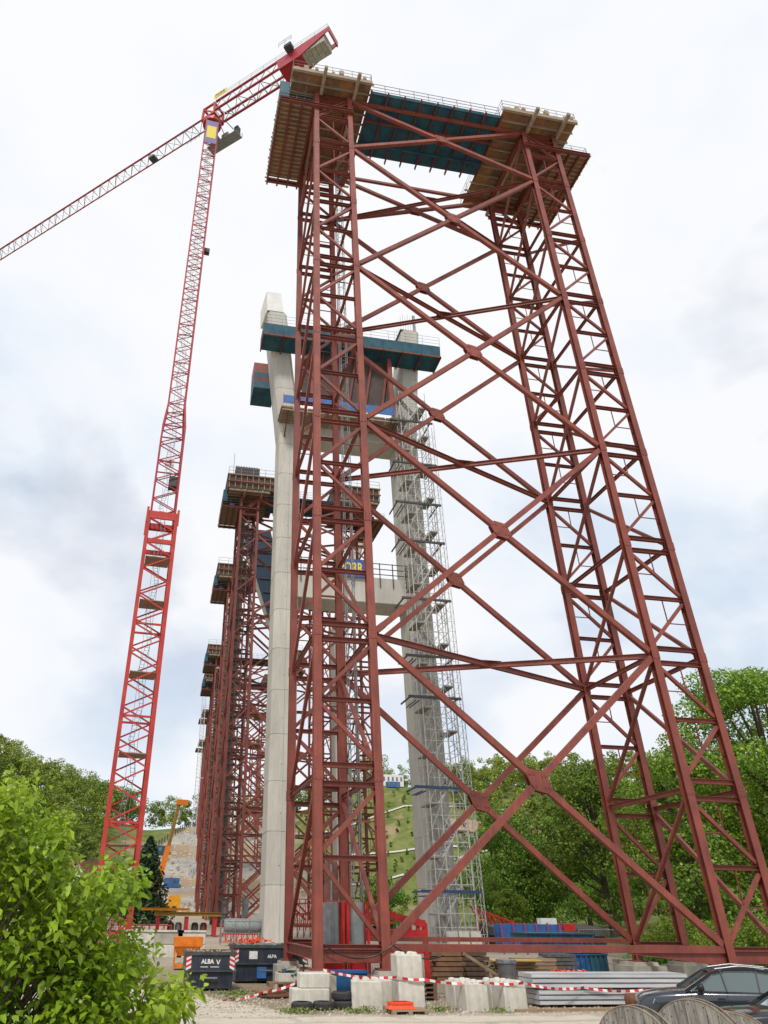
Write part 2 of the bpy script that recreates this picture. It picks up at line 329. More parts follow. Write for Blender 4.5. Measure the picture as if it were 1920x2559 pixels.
# ---------------------------------------------------------------- support tower
TW, TG, TD, TH = 2.6, 14.454, 6.537, 12.394; TM = TH/2; XE = TW+TG; XF = 2*TW+TG
COLS = dict(A=(0,0), B=(TW,0), C=(0,TD), D=(TW,TD), G=(XE,0), H=(XF,0), E=(XE,TD), F=(XF,TD))
def P(c, z): return Vector((*COLS[c], z))
ZT = 9*TM
def make_tower(root, foot=-.52):
    for c, (x, y) in COLS.items():
        mb = MB(); mb.ibeam((x,y,foot), (x,y,ZT+.1), .36, .37, up=(0,1,0), t=.032)
        for k in range(1, 9): # splice plates at every module joint
            for s in (-1, 1): mb.box(x-.2, y+s*.192-.012, k*TM-.24, x+.2, y+s*.192+.012, k*TM+.24)
            for q in (-.16, 0, .16):
                for s in (-1, 1): mb.box(x-.12, y+s*.21-.012, k*TM+q-.02, x-.08, y+s*.21+.012, k*TM+q+.02); mb.box(x+.08, y+s*.21-.012, k*TM+q-.02, x+.12, y+s*.21+.012, k*TM+q+.02)
        mb.box(x-.34, y-.34, foot-.06, x+.34, y+.34, foot); mb.build('column', steel, root)
    for a, bb, flip in (('A','B',0), ('C','D',0), ('G','H',1), ('E','F',1)):
        d = Vector((.17,0,0))
        for k in range(0, 10):
            for s in ((1,) if k == 0 else (-1, 1)):
                z = k*TM+s*.37 if k else .12
                if k == 9 and s == 1: z = ZT-.1
                if k == 9 and s == -1: z = ZT-.75
                MB().ibeam(P(a,z)+d, P(bb,z)-d, .2, .22).build('joint_beam', steel_d, root)
        for k in range(9):
            z0, z1 = k*TM, (k+1)*TM; zm = (z0+z1)/2; lo = z0+(.62 if k else .35); hi = z1-.62
            MB().ibeam(P(a,zm)+d, P(bb,zm)-d, .18, .19).build('rung', steel_d, root)
            p, q = (a, bb) if flip else (bb, a)          # upper diagonal leaves p at the top
            sp = d if p == a else -d
            MB().bar(P(p,hi)+sp, P(q,zm+.22)-sp, .17, .15, up=(0,1,0)).build('diagonal_brace', steel, root)
            MB().bar(P(q,zm-.22)-sp, P(p,lo)+sp, .15, .15, up=(0,1,0)).build('diagonal_brace', steel, root)
            m1 = (P(p,hi)+P(q,zm+.22))/2; m2 = (P(q,zm-.22)+P(p,lo))/2
            for m_1, c_1, zt_ in ((m1, p, z1-.4), (m2, q, zm)):
                MB().bar(m_1, P(c_1, m_1.z), .045).bar(m_1, (m_1.x, m_1.y, zt_), .045).build('tie_rod', steel_d, root)
    for f, g in (('A','C'), ('B','D'), ('G','E'), ('H','F')):
        frontup = f in 'AG'
        for k in range(1, 10):
            MB().ibeam(P(f,k*TM)+Vector((0,.2,0)), P(g,k*TM)-Vector((0,.2,0)), .16, .2).build('side_strut', steel, root)
        for k in range(9):
            u, w_ = (f, g) if frontup else (g, f); s = Vector((0,.22,0)) if frontup else Vector((0,-.22,0))
            mb = MB(); a_, b_ = P(u,(k+1)*TM-.3)+s, P(w_,k*TM+.3)-s
            if f in 'BG': mb.tube(a_, b_, .105, 10)
            else: mb.bar(a_, b_, .16, .2)
            mb.build('side_brace', steel, root)
    ex = Vector((.2,0,0))
    def xbrace(l0, l1, y, z0, z1, yo):
        a1, b1 = Vector((TW,y+yo,z1))+ex, Vector((XE,y+yo,z0))-ex; a0, b0 = Vector((TW,y+yo,z0))+ex, Vector((XE,y+yo,z1))-ex
        for p, q in ((a1,b1), (a0,b0)):
            mb = MB(); mb.bar(p, q, .27, .25, up=(0,1,0))
            dd = (q-p).normalized()                        # end lugs
            for e_, sg in ((p,1), (q,-1)): mb.bar(e_-dd*sg*.12, e_+dd*sg*.55, .32, .05, up=(0,1,0))
            mb.build('cross_brace', steel, root)
        # intersection gusset, a stretched octagon with bolts
        c = (a1+b1)/2; dd = (b1-a1).normalized(); e2 = (b0-a0).normalized(); mb = MB(); pts = []
        for aa, s1 in ((dd,.58), (e2,.40), (-dd,.58), (-e2,.40)):
            nn = Vector((-aa.z,0,aa.x)); pts += [(aa*s1-nn*.17), (aa*s1+nn*.17)]
        pts = sorted(pts, key=lambda v: math.atan2(v.z, v.x))
        for yy in (-.16, .135): mb.prism([c+p+Vector((0,yy,0)) for p in pts], (0,.025,0))
        for p in (dd*.42, -dd*.42, e2*.32, -e2*.32):
            for s in (-.08,.08):
                mb.box(c.x+p.x+s-.025, c.y-.2, c.z+p.z-.025, c.x+p.x+s+.025, c.y-.16, c.z+p.z+.025)
        mb.build('gusset_plate', steel, root)
    for k in range(5):
        z0 = k*TH+(.12 if k == 0 else -.0); z1 = (k+1)*TH if k < 4 else ZT-.1
        xbrace('B', 'G', 0, z0+.18, z1-.18, 0); xbrace('D', 'E', TD, z0+.18, z1-.18, 0)
    for k in range(1, 5):                                   # plan crosses
        z = k*TH; e1 = Vector((.2,.15,0)); e2 = Vector((.2,-.15,0))
        MB().ibeam(P('B',z)+e1, P('E',z)-e1, .2, .26).build('plan_brace', steel, root)
        MB().ibeam(P('D',z-.02)+e2, P('G',z-.02)-e2, .2, .26).build('plan_brace', steel, root)
        c = (P('B',z)+P('E',z))/2; MB().box(c.x-.55, c.y-.3, z+.14, c.x+.55, c.y+.3, z+.165).build('plan_gusset', steel_d, root)
    for y, nm in ((0,'B'), (TD,'D')):
        MB().bar((TW+.19,y,ZT-.15), (XE-.19,y,ZT-.15), .22, .24).build('top_strut', steel, root)
        MB().bar((TW+.19,y+.03,.13 if y == 0 else .26), (XE-.19,y+.03,.13 if y == 0 else .26), .26, .25 if y == 0 else .18).build('base_beam', steel, root)
    for y in (0, TD):
        for a0, a1 in ((.19, TW-.19), (XE+.19, XF-.19)):
            MB().ibeam((a0,y,-.12), (a1,y,-.12), .26, .46).build('base_beam', steel, root)
    for x in (0, TW, XE, XF): MB().ibeam((x,.2,-.08), (x,TD-.2,-.08), .24, .38).build('base_beam', steel, root)
    h = MB(); h.prism([(12.7,.015,-.02), (XE-.19,.015,-.02), (XE-.19,.015,-.42), (16.2,.015,-.36)], (0,.03,0)); h.prism([(12.7,-.12,-.035), (XE-.19,-.12,-.44), (XE-.19,.18,-.44), (12.7,.18,-.035)], (0,0,.02)); h.build('haunch', steel, root)
    # head beams that carry the lower platforms
    MB().ibeam((-2.85,-.31,53.78), (TW+.25,-.31,53.78), .22, .3).build('head_beam', steel_d, root)
    MB().ibeam((XE-.25,-.31,53.78), (22.45,-.31,53.78), .22, .3).build('head_beam', steel_d, root)
    MB().ibeam((-2.85,TD+.33,53.9), (TW+.25,TD+.33,53.9), .22, .3).build('head_beam', steel_d, root)
    MB().ibeam((XE-.25,TD+.33,53.9), (22.45,TD+.33,53.9), .22, .3).build('head_beam', steel_d, root)
    for x in (0, TW, XE, XF): MB().ibeam((x,.2,ZT-.1), (x,TD-.2,ZT-.1), .26, .34).build('head_beam', steel_d, root)
    for a0 in (0, XE):
        MB().ibeam((a0+.2,0,52.9), (a0+TW-.2,0,52.9), .2, .3).build('head_beam', steel_d, root)
        MB().bar((a0+.2,0,53.4) if a0 == 0 else (a0+TW-.2,0,54.0), (a0+TW-.2,0,ZT-.3) if a0 == 0 else (a0+.2,0,ZT-.3), .15).build('diagonal_brace', steel, root)
    mast = MB()                                             # galvanised ladder mast beside the rear leg
    for dx, dy in ((0,0), (.42,0), (0,.42), (.42,.42)): mast.tube((2.72+dx,5.0+dy,-.5), (2.72+dx,5.0+dy,54), .028, 6)
    for i in range(int(54/.62)):
        z = i*.62
        for (p, q) in (((0,0),(.42,0)), ((.42,0),(.42,.42)), ((0,.42),(.42,.42)), ((0,0),(0,.42))):
            mast.bar((2.72+p[0],5+p[1],z), (2.72+q[0],5+q[1],z+(.62 if i%2 else 0)), .02)
    mast.build('ladder_mast', galv, root)
GRP_T = 'red steel support towers in a row under the bridge line'
T1 = thing('support_tower', 'nearest red steel lattice tower, filling the right of the photo, on low concrete pads', 'support tower', (0,0,0), 0, GRP_T)
make_tower(T1)
# ---------------------------------------------------------------- formwork platforms on a tower head
def rails(mb, pts, h=1.1, n=3, step=1.6, r=.022, mi=0):
    for a, c in zip(pts[:-1], pts[1:]):
        a, c = Vector(a), Vector(c); Ln = (c-a).length; k = max(1, round(Ln/step))
        for i in range(k+1):
            p = a.lerp(c, i/k); mb.tube(p, p+Vector((0,0,h)), r, 5, mi=mi)
        for j in range(n):
            z = Vector((0,0,h*(j+1)/n-.03)); mb.tube(a+z, c+z, r*.85, 5, mi=mi)
def make_platform(root, side):
    x0, x1 = (-2.05, 4.1) if side < 0 else (14.9, 21.15); ya, yb = -1.45, 7.75; z = 56.12
    for i in range(5):                                     # plywood deck panels, seen from below
        w_ = (x1-x0)/5; mb = MB(); mb.box(x0+i*w_+.004, ya+.05, z+.0, x0+(i+1)*w_-.004, yb, z+.06); mb.build('deck_panel', ply if (i+(side > 0))%2 else ply2, root)
    for i in range(12):
        y = ya+.06+i*(yb-ya-.1)/11; e = .35 if i%2 else .15
        o = MB().ibeam((x0-(e if side > 0 else .05),y,z-.11), (x1+(e if side < 0 else .05),y,z-.11), .08, .2, t=.04).build('timber_joist', timber, root)
    MB().box(x0-.02, ya-.05, z-.16, x1+.02, ya+.01, z+.22).build('fascia_board', timber, root)
    xs = (COLS['A'][0], COLS['B'][0]) if side < 0 else (XE, XF)
    for x in xs: MB().box(x+.22, ya-.75, z-.50, x+.46, yb+.3, z-.215).build('cantilever_timber', timber, root)
    mb = MB(); rails(mb, [(x0,ya+.1,z+.06), (x1,ya+.1,z+.06)], 1.25); rails(mb, [(x1 if side < 0 else x0,ya+.1,z+.06), (x1 if side < 0 else x0,yb,z+.06)], 1.25)
    rails(mb, [(x0 if side < 0 else x1,ya+.1,z+.06), (x0 if side < 0 else x1,yb,z+.06)], 1.25); mb.build('guard_rail', galv, root)
    for i in range(9):
        x = x0+.4+i*(x1-x0-.8)/8+random.uniform(-.2,.2); MB().box(x-.12, ya-.05*(i%3), z+.225, x+.12+.1*(i%2), ya+2.2, z+.36+.18*(i%4==1)+.1*(i%3)).build('timber_stack', timber, root)
    # lower outer platform
    lx0, lx1 = (-2.85, -.22) if side < 0 else (19.9, 22.5); z2 = 53.9
    for i in range(3):
        w_ = (lx1-lx0)/3; MB().box(lx0+i*w_+.01, .0, z2+.2, lx0+(i+1)*w_-.01, 6.6, z2+.26).build('lower_deck_panel', ply, root)
    for i in range(4):
        x = lx0+.05+i*(lx1-lx0-.1)/3; MB().ibeam((x,-.2,z2-.02), (x,7.2,z2-.02), .13, .2).build('steel_waler', steel_d, root)
    for i in range(20):
        y = .1+i*.365; e = .12+.1*random.random()
        MB().box(lx0-(e if side < 0 else 0), y, z2+.1, lx1+(e if side > 0 else 0), y+.09, z2+.195).build('timber_joist', timber, root) if i % 1 == 0 else None
    mb = MB(); xo = lx0 if side < 0 else lx1; rails(mb, [(xo,.0,z2+.26), (xo,7.1,z2+.26)], 1.1); rails(mb, [(lx0,.0,z2+.26), (lx1,.0,z2+.26)], 1.1); mb.build('lower_guard_rail', galv, root)
    if side < 0:
        MB().box(-2.8, .05, z2+.9, -2.12, 6.8, z2+2.9).build('side_form', teal, root); MB().box(-1.7,.1,z2+.27,-1.0,.5,z2+.62).build('toolbox', brightblue, root)
    else: MB().box(20.6, .9, z2+.27, 21.1, 6.8, z2+1.2).build('side_form', teal, root)
def make_girder(root):
    z = 55.8; x0, x1 = 4.16, 14.84; n_ = 8
    for i in range(n_):
        a = x0+(x1-x0)*i/n_; c = x0+(x1-x0)*(i+1)/n_
        MB().box(a+.02, -.8, z, c-.02, 4.4, z+.09).build('soffit_panel', teal, root)
        MB().hexa([(a+.02,-.8,z), (c-.02,-.8,z), (c-.02,-.72,z), (a+.02,-.72,z), (a+.02,-.9,z+.22), (c-.02,-.9,z+.22), (c-.02,-.82,z+.22), (a+.02,-.82,z+.22)]).build('edge_panel', teal, root)
    for i in range(n_+1):
        x = x0+(x1-x0)*i/n_; MB().ibeam((x,-1.15,z-.11), (x,4.75,z-.11), .1, .2).build('rib', steel_d, root)
    for y in (1.2, 3.1): MB().ibeam((x0,y,z-.32), (x1,y,z-.32), .12, .2).build('waler', steel_d if y < 2 else teal, root)
    mb = MB(); rails(mb, [(x0,-.8,z+.22), (x1,-.8,z+.22)], 1.25, 3, 1.25, .028); mb.build('guard_rail', galv, root)
GRP_P = 'formwork platforms on the tower heads'; GRP_G = 'teal formwork soffits spanning between tower heads'
PL = thing('formwork_platform', 'brown plywood platform on the left head of the nearest red tower, timber beams under it', 'formwork platform', (0,0,0), 0, GRP_P); make_platform(PL, -1)
PR = thing('formwork_platform', 'orange-brown plywood platform on the right head of the nearest red tower', 'formwork platform', (0,0,0), 0, GRP_P); make_platform(PR, 1)
GI = thing('formwork_girder', 'dark teal soffit with red ribs spanning the heads of the nearest red tower', 'formwork girder', (0,0,0), 0, GRP_G); make_girder(GI)
OFF = [(1.15,63.0,0,'second'), (2.3,95.5,0,'third'), (3.8,143.5,0,'fourth'), (4.6,166,0,'fifth')]
for i, (dx, dy, dz, w_) in enumerate(OFF):
    copy_tree(T1, w_+' red steel lattice tower from the camera, left of the pale pier leg', (dx,dy,dz))
    copy_tree(PL, 'left brown platform on the head of the %s red tower, in front of open sky' % w_, (dx,dy,dz))
    copy_tree(PR, 'right brown platform on the head of the %s red tower, seen through the nearest tower' % w_, (dx,dy,dz))
    UF = thing('upper_form', 'brown ribbed formwork stacked on the heads of the %s red tower' % w_, 'formwork', (dx,dy,dz+56.2), 0, 'ribbed formwork on the rear tower heads')
    for xa, xb in ((-2.3,5.2), (14.2,21.4)):
        MB().box(xa,-1.6,.1,xb,7.0,2.3).build('form_body', mat('dark_ply',(.12,.075,.05),(.055,.045,.04),rough=.85,scale=1.2,detail=9), UF); MB().box(xa-.15,-1.9,2.3,xb+.15,7.2,2.45).build('deck', timber, UF)  # dark brown plywood mottled with near-black patches
        for i in range(9): q_ = xa+.2+i*(xb-xa-.4)/8; MB().box(q_-.06,-1.78,.1,q_+.06,-1.61,2.3).build('rib', timber, UF)
        MB().box(xa-.1,-1.95,1.1,xb+.1,-1.79,1.3).build('waler', steel, UF); mb = MB(); rails(mb, [(xa,-1.8,2.45), (xb,-1.8,2.45)], 1.2, 2, 2, .035); mb.build('guard_rail', galv, UF)
    copy_tree(GI, 'teal soffit spanning the heads of the %s red tower' % w_, (dx,dy,dz))
# the farthest towers are too small to show their parts
def tower_far(x, y, label, top):
    mb = MB()
    for cx in (0, TW, XE, XF):
        for cy in (0, TD): mb.bar((x+cx,y+cy,0), (x+cx,y+cy,top), .36)
    k = 0
    for q in np.arange(0, top-3, TM):
        for cx in (0, XE):
            for cy in (0, TD):
                for zz in (q, q+TM/2, q+.8): mb.bar((x+cx,y+cy,zz), (x+cx+TW,y+cy,zz), .22)
                mb.bar((x+cx,y+cy,q), (x+cx+TW,y+cy,q+TM/2), .15); mb.bar((x+cx+TW,y+cy,q+TM/2), (x+cx,y+cy,q+TM), .15)
    for q in np.arange(0, top-TH+.1, TH): mb.bar((x+TW,y,q), (x+XE,y,q+TH), .27); mb.bar((x+TW,y,q+TH), (x+XE,y,q), .27)
    o = mb.build('support_tower', steel); tag(o, label, 'support tower', GRP_T)
    mb = MB()
    for a0, a1 in ((-2,4), (15,21)): mb.box(x+a0, y-1.2, top, x+a1, y+7.7, top+.7)
    for a0, a1 in ((-2.8,-.2), (19.8,22.4)): mb.box(x+a0, y, top-2.2, x+a1, y+7, top-1.9)
    mb.box(x+4, y-1.2, top+.2, x+15, y+4.4, top+.7); rails(mb, [(x-2,y-1.1,top+.7), (x+21,y-1.1,top+.7)], 1.2, 2, 3, .04)
    tag(mb.build('formwork_platform', ply2), 'small brown platform on the head of the '+label.split(' red ')[0]+' red tower', 'formwork platform', GRP_P)
tower_far(5.9, 200, 'sixth red lattice tower, near the far end of the row', 55.8)
tower_far(6.9, 232, 'farthest red lattice tower, against the earth slope', 53)
# ---------------------------------------------------------------- footings
def pad(x, y, z0, z1, w, label, tp=.9):
    mb = MB(); a = w/2; c = a*tp
    mb.hexa([(x-a,y-a,z0),(x+a,y-a,z0),(x+a,y+a,z0),(x-a,y+a,z0),(x-a,y-a,z1-.14),(x+a,y-a,z1-.14),(x+a,y+a,z1-.14),(x-a,y+a,z1-.14)])
    mb.hexa([(x-c*.82,y-c*.82,z1-.141),(x+c*.82,y-c*.82,z1-.141),(x+c*.82,y+c*.82,z1-.141),(x-c*.82,y+c*.82,z1-.141),(x-c*.78,y-c*.78,z1),(x+c*.78,y-c*.78,z1),(x+c*.78,y+c*.78,z1),(x-c*.78,y+c*.78,z1)])
    tag(mb.build('concrete_footing', conc3), label, 'footing', 'concrete pads under the tower legs')
for (x, y), lb in (((0,0),'pale pad under the front left leg of the nearest tower'), ((TW,0),'pale pad under the second front leg of the nearest tower'), ((0,TD),'pale pad under the rear left leg of the nearest tower, beside the rubble'), ((TW,TD),'pad under the inner rear leg of the nearest tower'),
                   ((XE,TD),'concrete pad under the rear leg left of the green bushes'), ((XF,TD),'concrete pad under the rear leg just above the dark car roof'), ((XE,0),'concrete pad of the right front leg, behind the dark car'), ((XF,0),'concrete pad of the outermost right leg')):
    pad(x, y, -1.6, -.58, 1.75 if x > 5 else 1.15, lb)
for dx, dy, dz, w_ in OFF:
    for c, (x, y) in COLS.items(): 
        if c in 'ABCD': pad(x+dx, y+dy, H1(x+dx,y+dy)-1, -.58+dz, 1.6, '%s leg pad of the %s red tower' % ({'A':'front left','B':'front inner','C':'rear left','D':'rear inner'}[c], w_))
# ---------------------------------------------------------------- concrete piers
def leg(root, x0, x1, y0, y1, lean, ztop, zb=-1.5, zk=48.):
    mb = MB(); ch = .34; zs = [zb]+[v for v in np.arange(3.2, ztop-1, 3.92)]+[ztop]; zs = sorted(set(list(zs)+[zk]))
    def off(z): return lean*max(0, (z-zk))/(67-zk)
    rings = []
    for z in zs:
        o = off(z); w0, w1 = x0+o, x1+o*.98
        rings.append([(w0+ch,y0),(w1-ch,y0),(w1,y0+ch),(w1,y1-ch),(w1-ch,y1),(w0+ch,y1),(w0,y1-ch),(w0,y0+ch)])
    for k, z in enumerate(zs):
        rr = rings[k]; g = .012
        if 0 < k < len(zs)-1:        # a real shadow groove at every pour joint
            for dz_, s in ((-.05,0), (-.035,g*2), (.035,g*2), (.05,0)):
                cx = sum(p[0] for p in rr)/8; cy = sum(p[1] for p in rr)/8
                mb.v += [(cx+(p[0]-cx)*(1-s/1.0), cy+(p[1]-cy)*(1-s/1.5), z+dz_) for p in rr]
        else: mb.v += [(p[0],p[1],z) for p in rr]
    nr = len(mb.v)//8
    for k in range(nr-1):
        for i in range(8): mb.f.append((k*8+i, k*8+(i+1)%8, k*8+8+(i+1)%8, k*8+8+i)); mb.m.append(0)
    mb.f.append(tuple(range(7,-1,-1))); mb.f.append(tuple(range((nr-1)*8, nr*8))); mb.m += [0,0]
    o = mb.build('pier_leg', conc, root)
    mb = MB()
    for k, z in enumerate(zs[1:-1]):                        # tie-bolt holes
        for xx in (.45, .75): 
            o2 = off(z+1.9); cx = x0+o2+(x1-x0)*xx; mb.tube((cx,y0-.004,z+1.4), (cx,y0+.03,z+1.4), .045, 8)
    for k in range(3): mb.box(x0+(x1-x0)*(.3+.2*k)-.008, y0-.004, zb, x0+(x1-x0)*(.3+.2*k)+.008, y0+.01, 47.8) if k == 1 else None
    mb.build('tie_hole', darks, o)
    return o
def crossbeam(root, xa, xb, y0, y1, z0, z1):
    MB().bevbox(xa, y0+.15, z0, xb, y1-.15, z1, .06).build('crossbeam', conc, root)
PIER = thing('concrete_pier', 'pale concrete pier with two legs and crossbeams, between the first and second red towers', 'bridge pier', (0,0,0))
leg(PIER, 2.7, 5.1, 34, 37.6, -2.1, 66.2); leg(PIER, 16.5, 18.9, 34, 37.6, 1.75, 66.2)
crossbeam(PIER, 4.9, 16.7, 34, 37.6, 28.2, 31.0); crossbeam(PIER, 4.9, 16.7, 34, 37.6, 48.0, 51.6)
for x in (.7, 18.0):
    MB().box(x, 34.1, 66.2, x+2.1, 37.4, 66.35).build('rim', darks, PIER)
tag(MB().hexa([(.62,34.05,66.36),(2.7,34.05,66.36),(2.6,37.5,66.36),(.2,37.5,66.36),(.42,34.05,69.6),(2.3,34.05,69.6),(2.2,37.5,69.2),(.1,37.5,69.2)]).build('pier_formwork', render_w), 'white-faced form box on top of the left pier leg', 'formwork')
mb = MB()
for i in range(7): mb.tube((18.2+i*.33,34.3,66.3), (18.2+i*.33,34.3,68.9+.4*(i%2)), .02, 5)
for i in range(7): mb.tube((18.2+i*.33,37.0,66.3), (18.2+i*.33,37.0,68.6+.4*(i%3)), .02, 5)
mb.box(19.9,34.2,66.36,20.2,34.5,69.2); tag(mb.build('rebar_cluster', galv), 'thin upright reinforcing bars on top of the right pier leg', 'rebar')
# teal working platform round the pier legs
FP = thing('pier_platform', 'long teal platform with railing crossing the pier near its top', 'formwork platform')
for i in range(9):
    a = -.05+i*2.43; c = a+2.4
    MB().hexa([(a,31.2,59.75),(c,31.2,59.75),(c,33.95,59.55),(a,33.95,59.55),(a,31.0,61.2),(c,31.0,61.2),(c,33.95,61.2),(a,33.95,61.2)]).build('form_panel', teal, FP)
for i in range(10): MB().ibeam((.0+i*2.42,31.0,59.5), (0+i*2.42,34,59.35), .12, .22).build('rib', steel_d, FP)
MB().box(-.05,31.1,59.5,21.8,31.25,59.72).build('waler', rust, FP)
mb = MB(); rails(mb, [(0,31.05,61.2), (21.8,31.05,61.2)], 1.5, 3, 2.2); mb.build('guard_rail', galv, FP)
MB().ibeam((15.6,32.6,51.6), (15.6,32.6,59.4), .5, .5).build('prop', steel, FP)
MB().ibeam((6.1,32.6,51.6), (6.1,32.6,59.4), .4, .4).build('prop', steel, FP)
for i in range(5): MB().ibeam((6.5+i*2,33,52), (7.6+i*2,33,59.3), .25, .25).build('prop', steel_d, FP)
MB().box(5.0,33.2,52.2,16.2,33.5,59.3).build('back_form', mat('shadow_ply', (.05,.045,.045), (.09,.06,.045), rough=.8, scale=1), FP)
BP = thing('rear_platform', 'short teal and red platform sticking out left behind the left pier leg', 'formwork platform')
for j, (z0, z1, m_) in enumerate(((60.0,61.8,steel),(58.9,60.0,teal),(58.1,58.9,steel_d),(57.0,58.1,teal))):
    MB().box(-.15,39.6-.3*j,z0+.6,2.6,42.5,z1+.58).build('form_panel', m_, BP)
CP = thing('crossbeam_platform', 'platform with bright blue sheet railing on the upper crossbeam', 'work platform')
for i in range(6): MB().box(2.7+i*2.15,31.5,50.1,2.7+i*2.15+2.1,31.56,51.2).build('blue_sheet', brightblue, CP)
for i in range(7): MB().box(2.6+i*2.14,31.4,49.9,2.68+i*2.14,31.48,51.3).build('post', mat('magenta_post',(.35,.05,.15),rough=.5), CP)
for i in range(9): MB().box(2.4+i*1.5,31.3,49.3,3.75+i*1.5,34.1,49.5).build('deck_board', ply2, CP)
for i in range(10): MB().box(2.5,31.4+i*.28,49.05,15.9,31.5+i*.28,49.28).build('joist', timber, CP)
for x in (3.2,6,9,12,15): MB().bar((x,31.6,49.0), (x,33.95,47.2), .14).build('bracket', steel_d, CP)
# crossbeam railing and banner on lower crossbeam
LR = thing('crossbeam_railing', 'dark steel railing along the top of the lower concrete crossbeam', 'railing')
mb = MB()
for i in range(9):
    x = 5.3+i*1.38; mb.bar((x,34.05,29.9), (x,34.05,32.6), .09)
for z in (31.3,31.9,32.5): mb.bar((4.9,34.0,z), (16.6,34.0,z), .07)
mb.build('rail', darks, LR)
BN = thing('company_banner', 'blue banner with tall yellow letters on the railing of the lower crossbeam', 'banner', (10.6,33.85,31.75))
MB().box(-1.75,0,-.98,1.55,.02,.98).build('cloth', banner_b, BN)
text('PORR', 1.55, banner_y, BN, (-.1,-.01,-.04), (R(90),0,0), bold=.035, sx=.62)
# ---------------------------------------------------------------- stair scaffold
scaf = mat('scaffold_tube', (.52, .51, .49), (.33, .325, .31), rough=.55, scale=3)
ST = thing('stair_tower', 'grey scaffold stair tower climbing the face of the right pier leg', 'stair tower')
x0, x1, y0, y1 = 16.05, 19.15, 31.1, 33.5
for x in (x0, x0+1.0, x1-1.0, x1):
    for y in (y0, (y0+y1)/2, y1): MB().tube((x,y,-1), (x,y,53.5), .045, 6).build('standard', scaf, ST)
nl = 27; lh = 2.0
for i in range(nl):
    z = -.6+i*lh; mb = MB()
    for y, dd_ in ((y0,(0,1.05)), (y1,(0,))):
        for dz_ in dd_: mb.tube((x0,y,z+dz_), (x1,y,z+dz_), .032, 5)
    for x in (x0, x1):
        for dz_ in (0, .55, 1.05): mb.tube((x,y0,z+dz_), (x,y1,z+dz_), .026, 5)
    mb.tube((x0+1,y0,z), (x1-1,y0,z+lh), .024, 5); mb.tube((x0+1,y1,z+lh), (x1-1,y1,z), .024, 5); mb.tube((x0,y0,z), (x0+1,y0,z+lh), .024, 5); mb.tube((x1,y0,z), (x1-1,y0,z+lh), .024, 5); mb.tube((x1,y0,z), (x1,y1,z+lh), .024, 5)
    mb.build('ledger_frame', scaf, ST)
    mb = MB(); yy = y0+.15 if i%2 else y0+1.3; a, c = (x0+.8, x1-.8) if i%2 else (x1-.8, x0+.8)
    for s in (0,.75): mb.bar((a,yy+s,z), (c,yy+s,z+lh), .05, .13); mb.tube((a,yy+s,z+.95), (c,yy+s,z+lh+.95), .025, 5)
    mb.bar((a,yy+.375,z-.05), (c,yy+.375,z+lh-.05), .5, .04)
    for k in range(8): 
        xx = a+(c-a)*(k+.5)/8; mb.box(xx-.09, yy, z+lh*(k+.5)/8, xx+.09, yy+.75, z+lh*(k+.5)/8+.03)
    mb.build('stair_flight', scaf, ST)
    mb = MB(); xa, xb = (x1-.8, x1+.02) if i%2 else (x0-.02, x0+.8); mb.box(xa, y0, z+lh-.12, xb, y1, z+lh-.0); mb.build('landing', mat('taupe_board', (.30,.27,.23), (.19,.17,.145), rough=.8, scale=3), ST)
for z in (2.9, 10.6, 18.2, 22, 27.7, 34, 38.5, 43.5, 49.2):
    mb = MB(); mb.bar((x0-1.3,y0-.1,z), (x1+.6,y0-.1,z), .16, .22); mb.bar((x0-1.1,y0-.1,z), (x0-1.1,33.9,z), .12); mb.bar((x1+.3,y0,z), (x1+.3,33.9,z), .12)
    for s in (.3,.6): mb.bar((x0-.9+s,y0,z-.3), (x0-.9+s,33.9,z-.3), .08)
    mb.build('wall_tie', mat('tie_blue', (.03,.07,.16), (.02,.04,.09), rough=.5, scale=3) if z < 12 else darks, ST)
HM = thing('hoist_mast', 'slim grey lattice mast just right of the scaffold stair tower', 'mast')
mb = MB()
for dx, dy in ((0,0),(.7,0),(0,.7),(.7,.7)): mb.tube((19.6+dx,32+dy,-1), (19.6+dx-.0,32+dy,50), .035, 5)
for i in range(50):
    z = -1+i*1.0
    mb.tube((19.6,32,z), (20.3,32,z+1), .018, 4); mb.tube((20.3,32,z), (20.3,32.7,z+1), .018, 4); mb.tube((19.6,32,z), (20.3,32,z), .02, 4); mb.tube((19.6,32.7,z), (19.6,32,z), .02, 4)
mb.build('lattice', scaf, HM)
# ---------------------------------------------------------------- second pier far behind, with dark climbing formwork
P2 = thing('concrete_pier', 'second portal pier half hidden behind the near pier, dark formwork crowning its leg', 'bridge pier')
leg(P2, 9.4, 12.4, 84, 87.6, -8.2, 68, zk=43.); leg(P2, 20.2, 22.2, 84, 87.6, 5.5, 66, zk=44.)
CF = thing('climbing_formwork', 'dark ribbed climbing formwork block on top of the second pier leg', 'formwork', (1.9,83.2,66.6))
MB().box(-.6,0,1,4.0,5,7.5).build('form_box', mat('dark_form',(.05,.05,.055),(.09,.07,.055),rough=.8,scale=1.5), CF)
for i in range(9): MB().box(-.62+i*.5,-.14,.6,-.5+i*.5,0,7.6).build('rib', darks, CF)
mb = MB(); rails(mb, [(-1.6,-1,1.0), (4,-1,1.0)], 1.3, 3, 1.2, .04); mb.box(-1.6,-1,.8,4,0,1.0); mb.tube((-1,-.6,1), (-1,-.6,10), .05, 5); mb.build('walkway', timber, CF)
navyf = mat('navy_form', (.012,.045,.09), (.02,.03,.045), rough=.65, scale=1.4, detail=8)
BF = thing('inclined_form', 'large dark blue inclined form on the second pier leg, behind the near pier', 'formwork', (0,0,0))
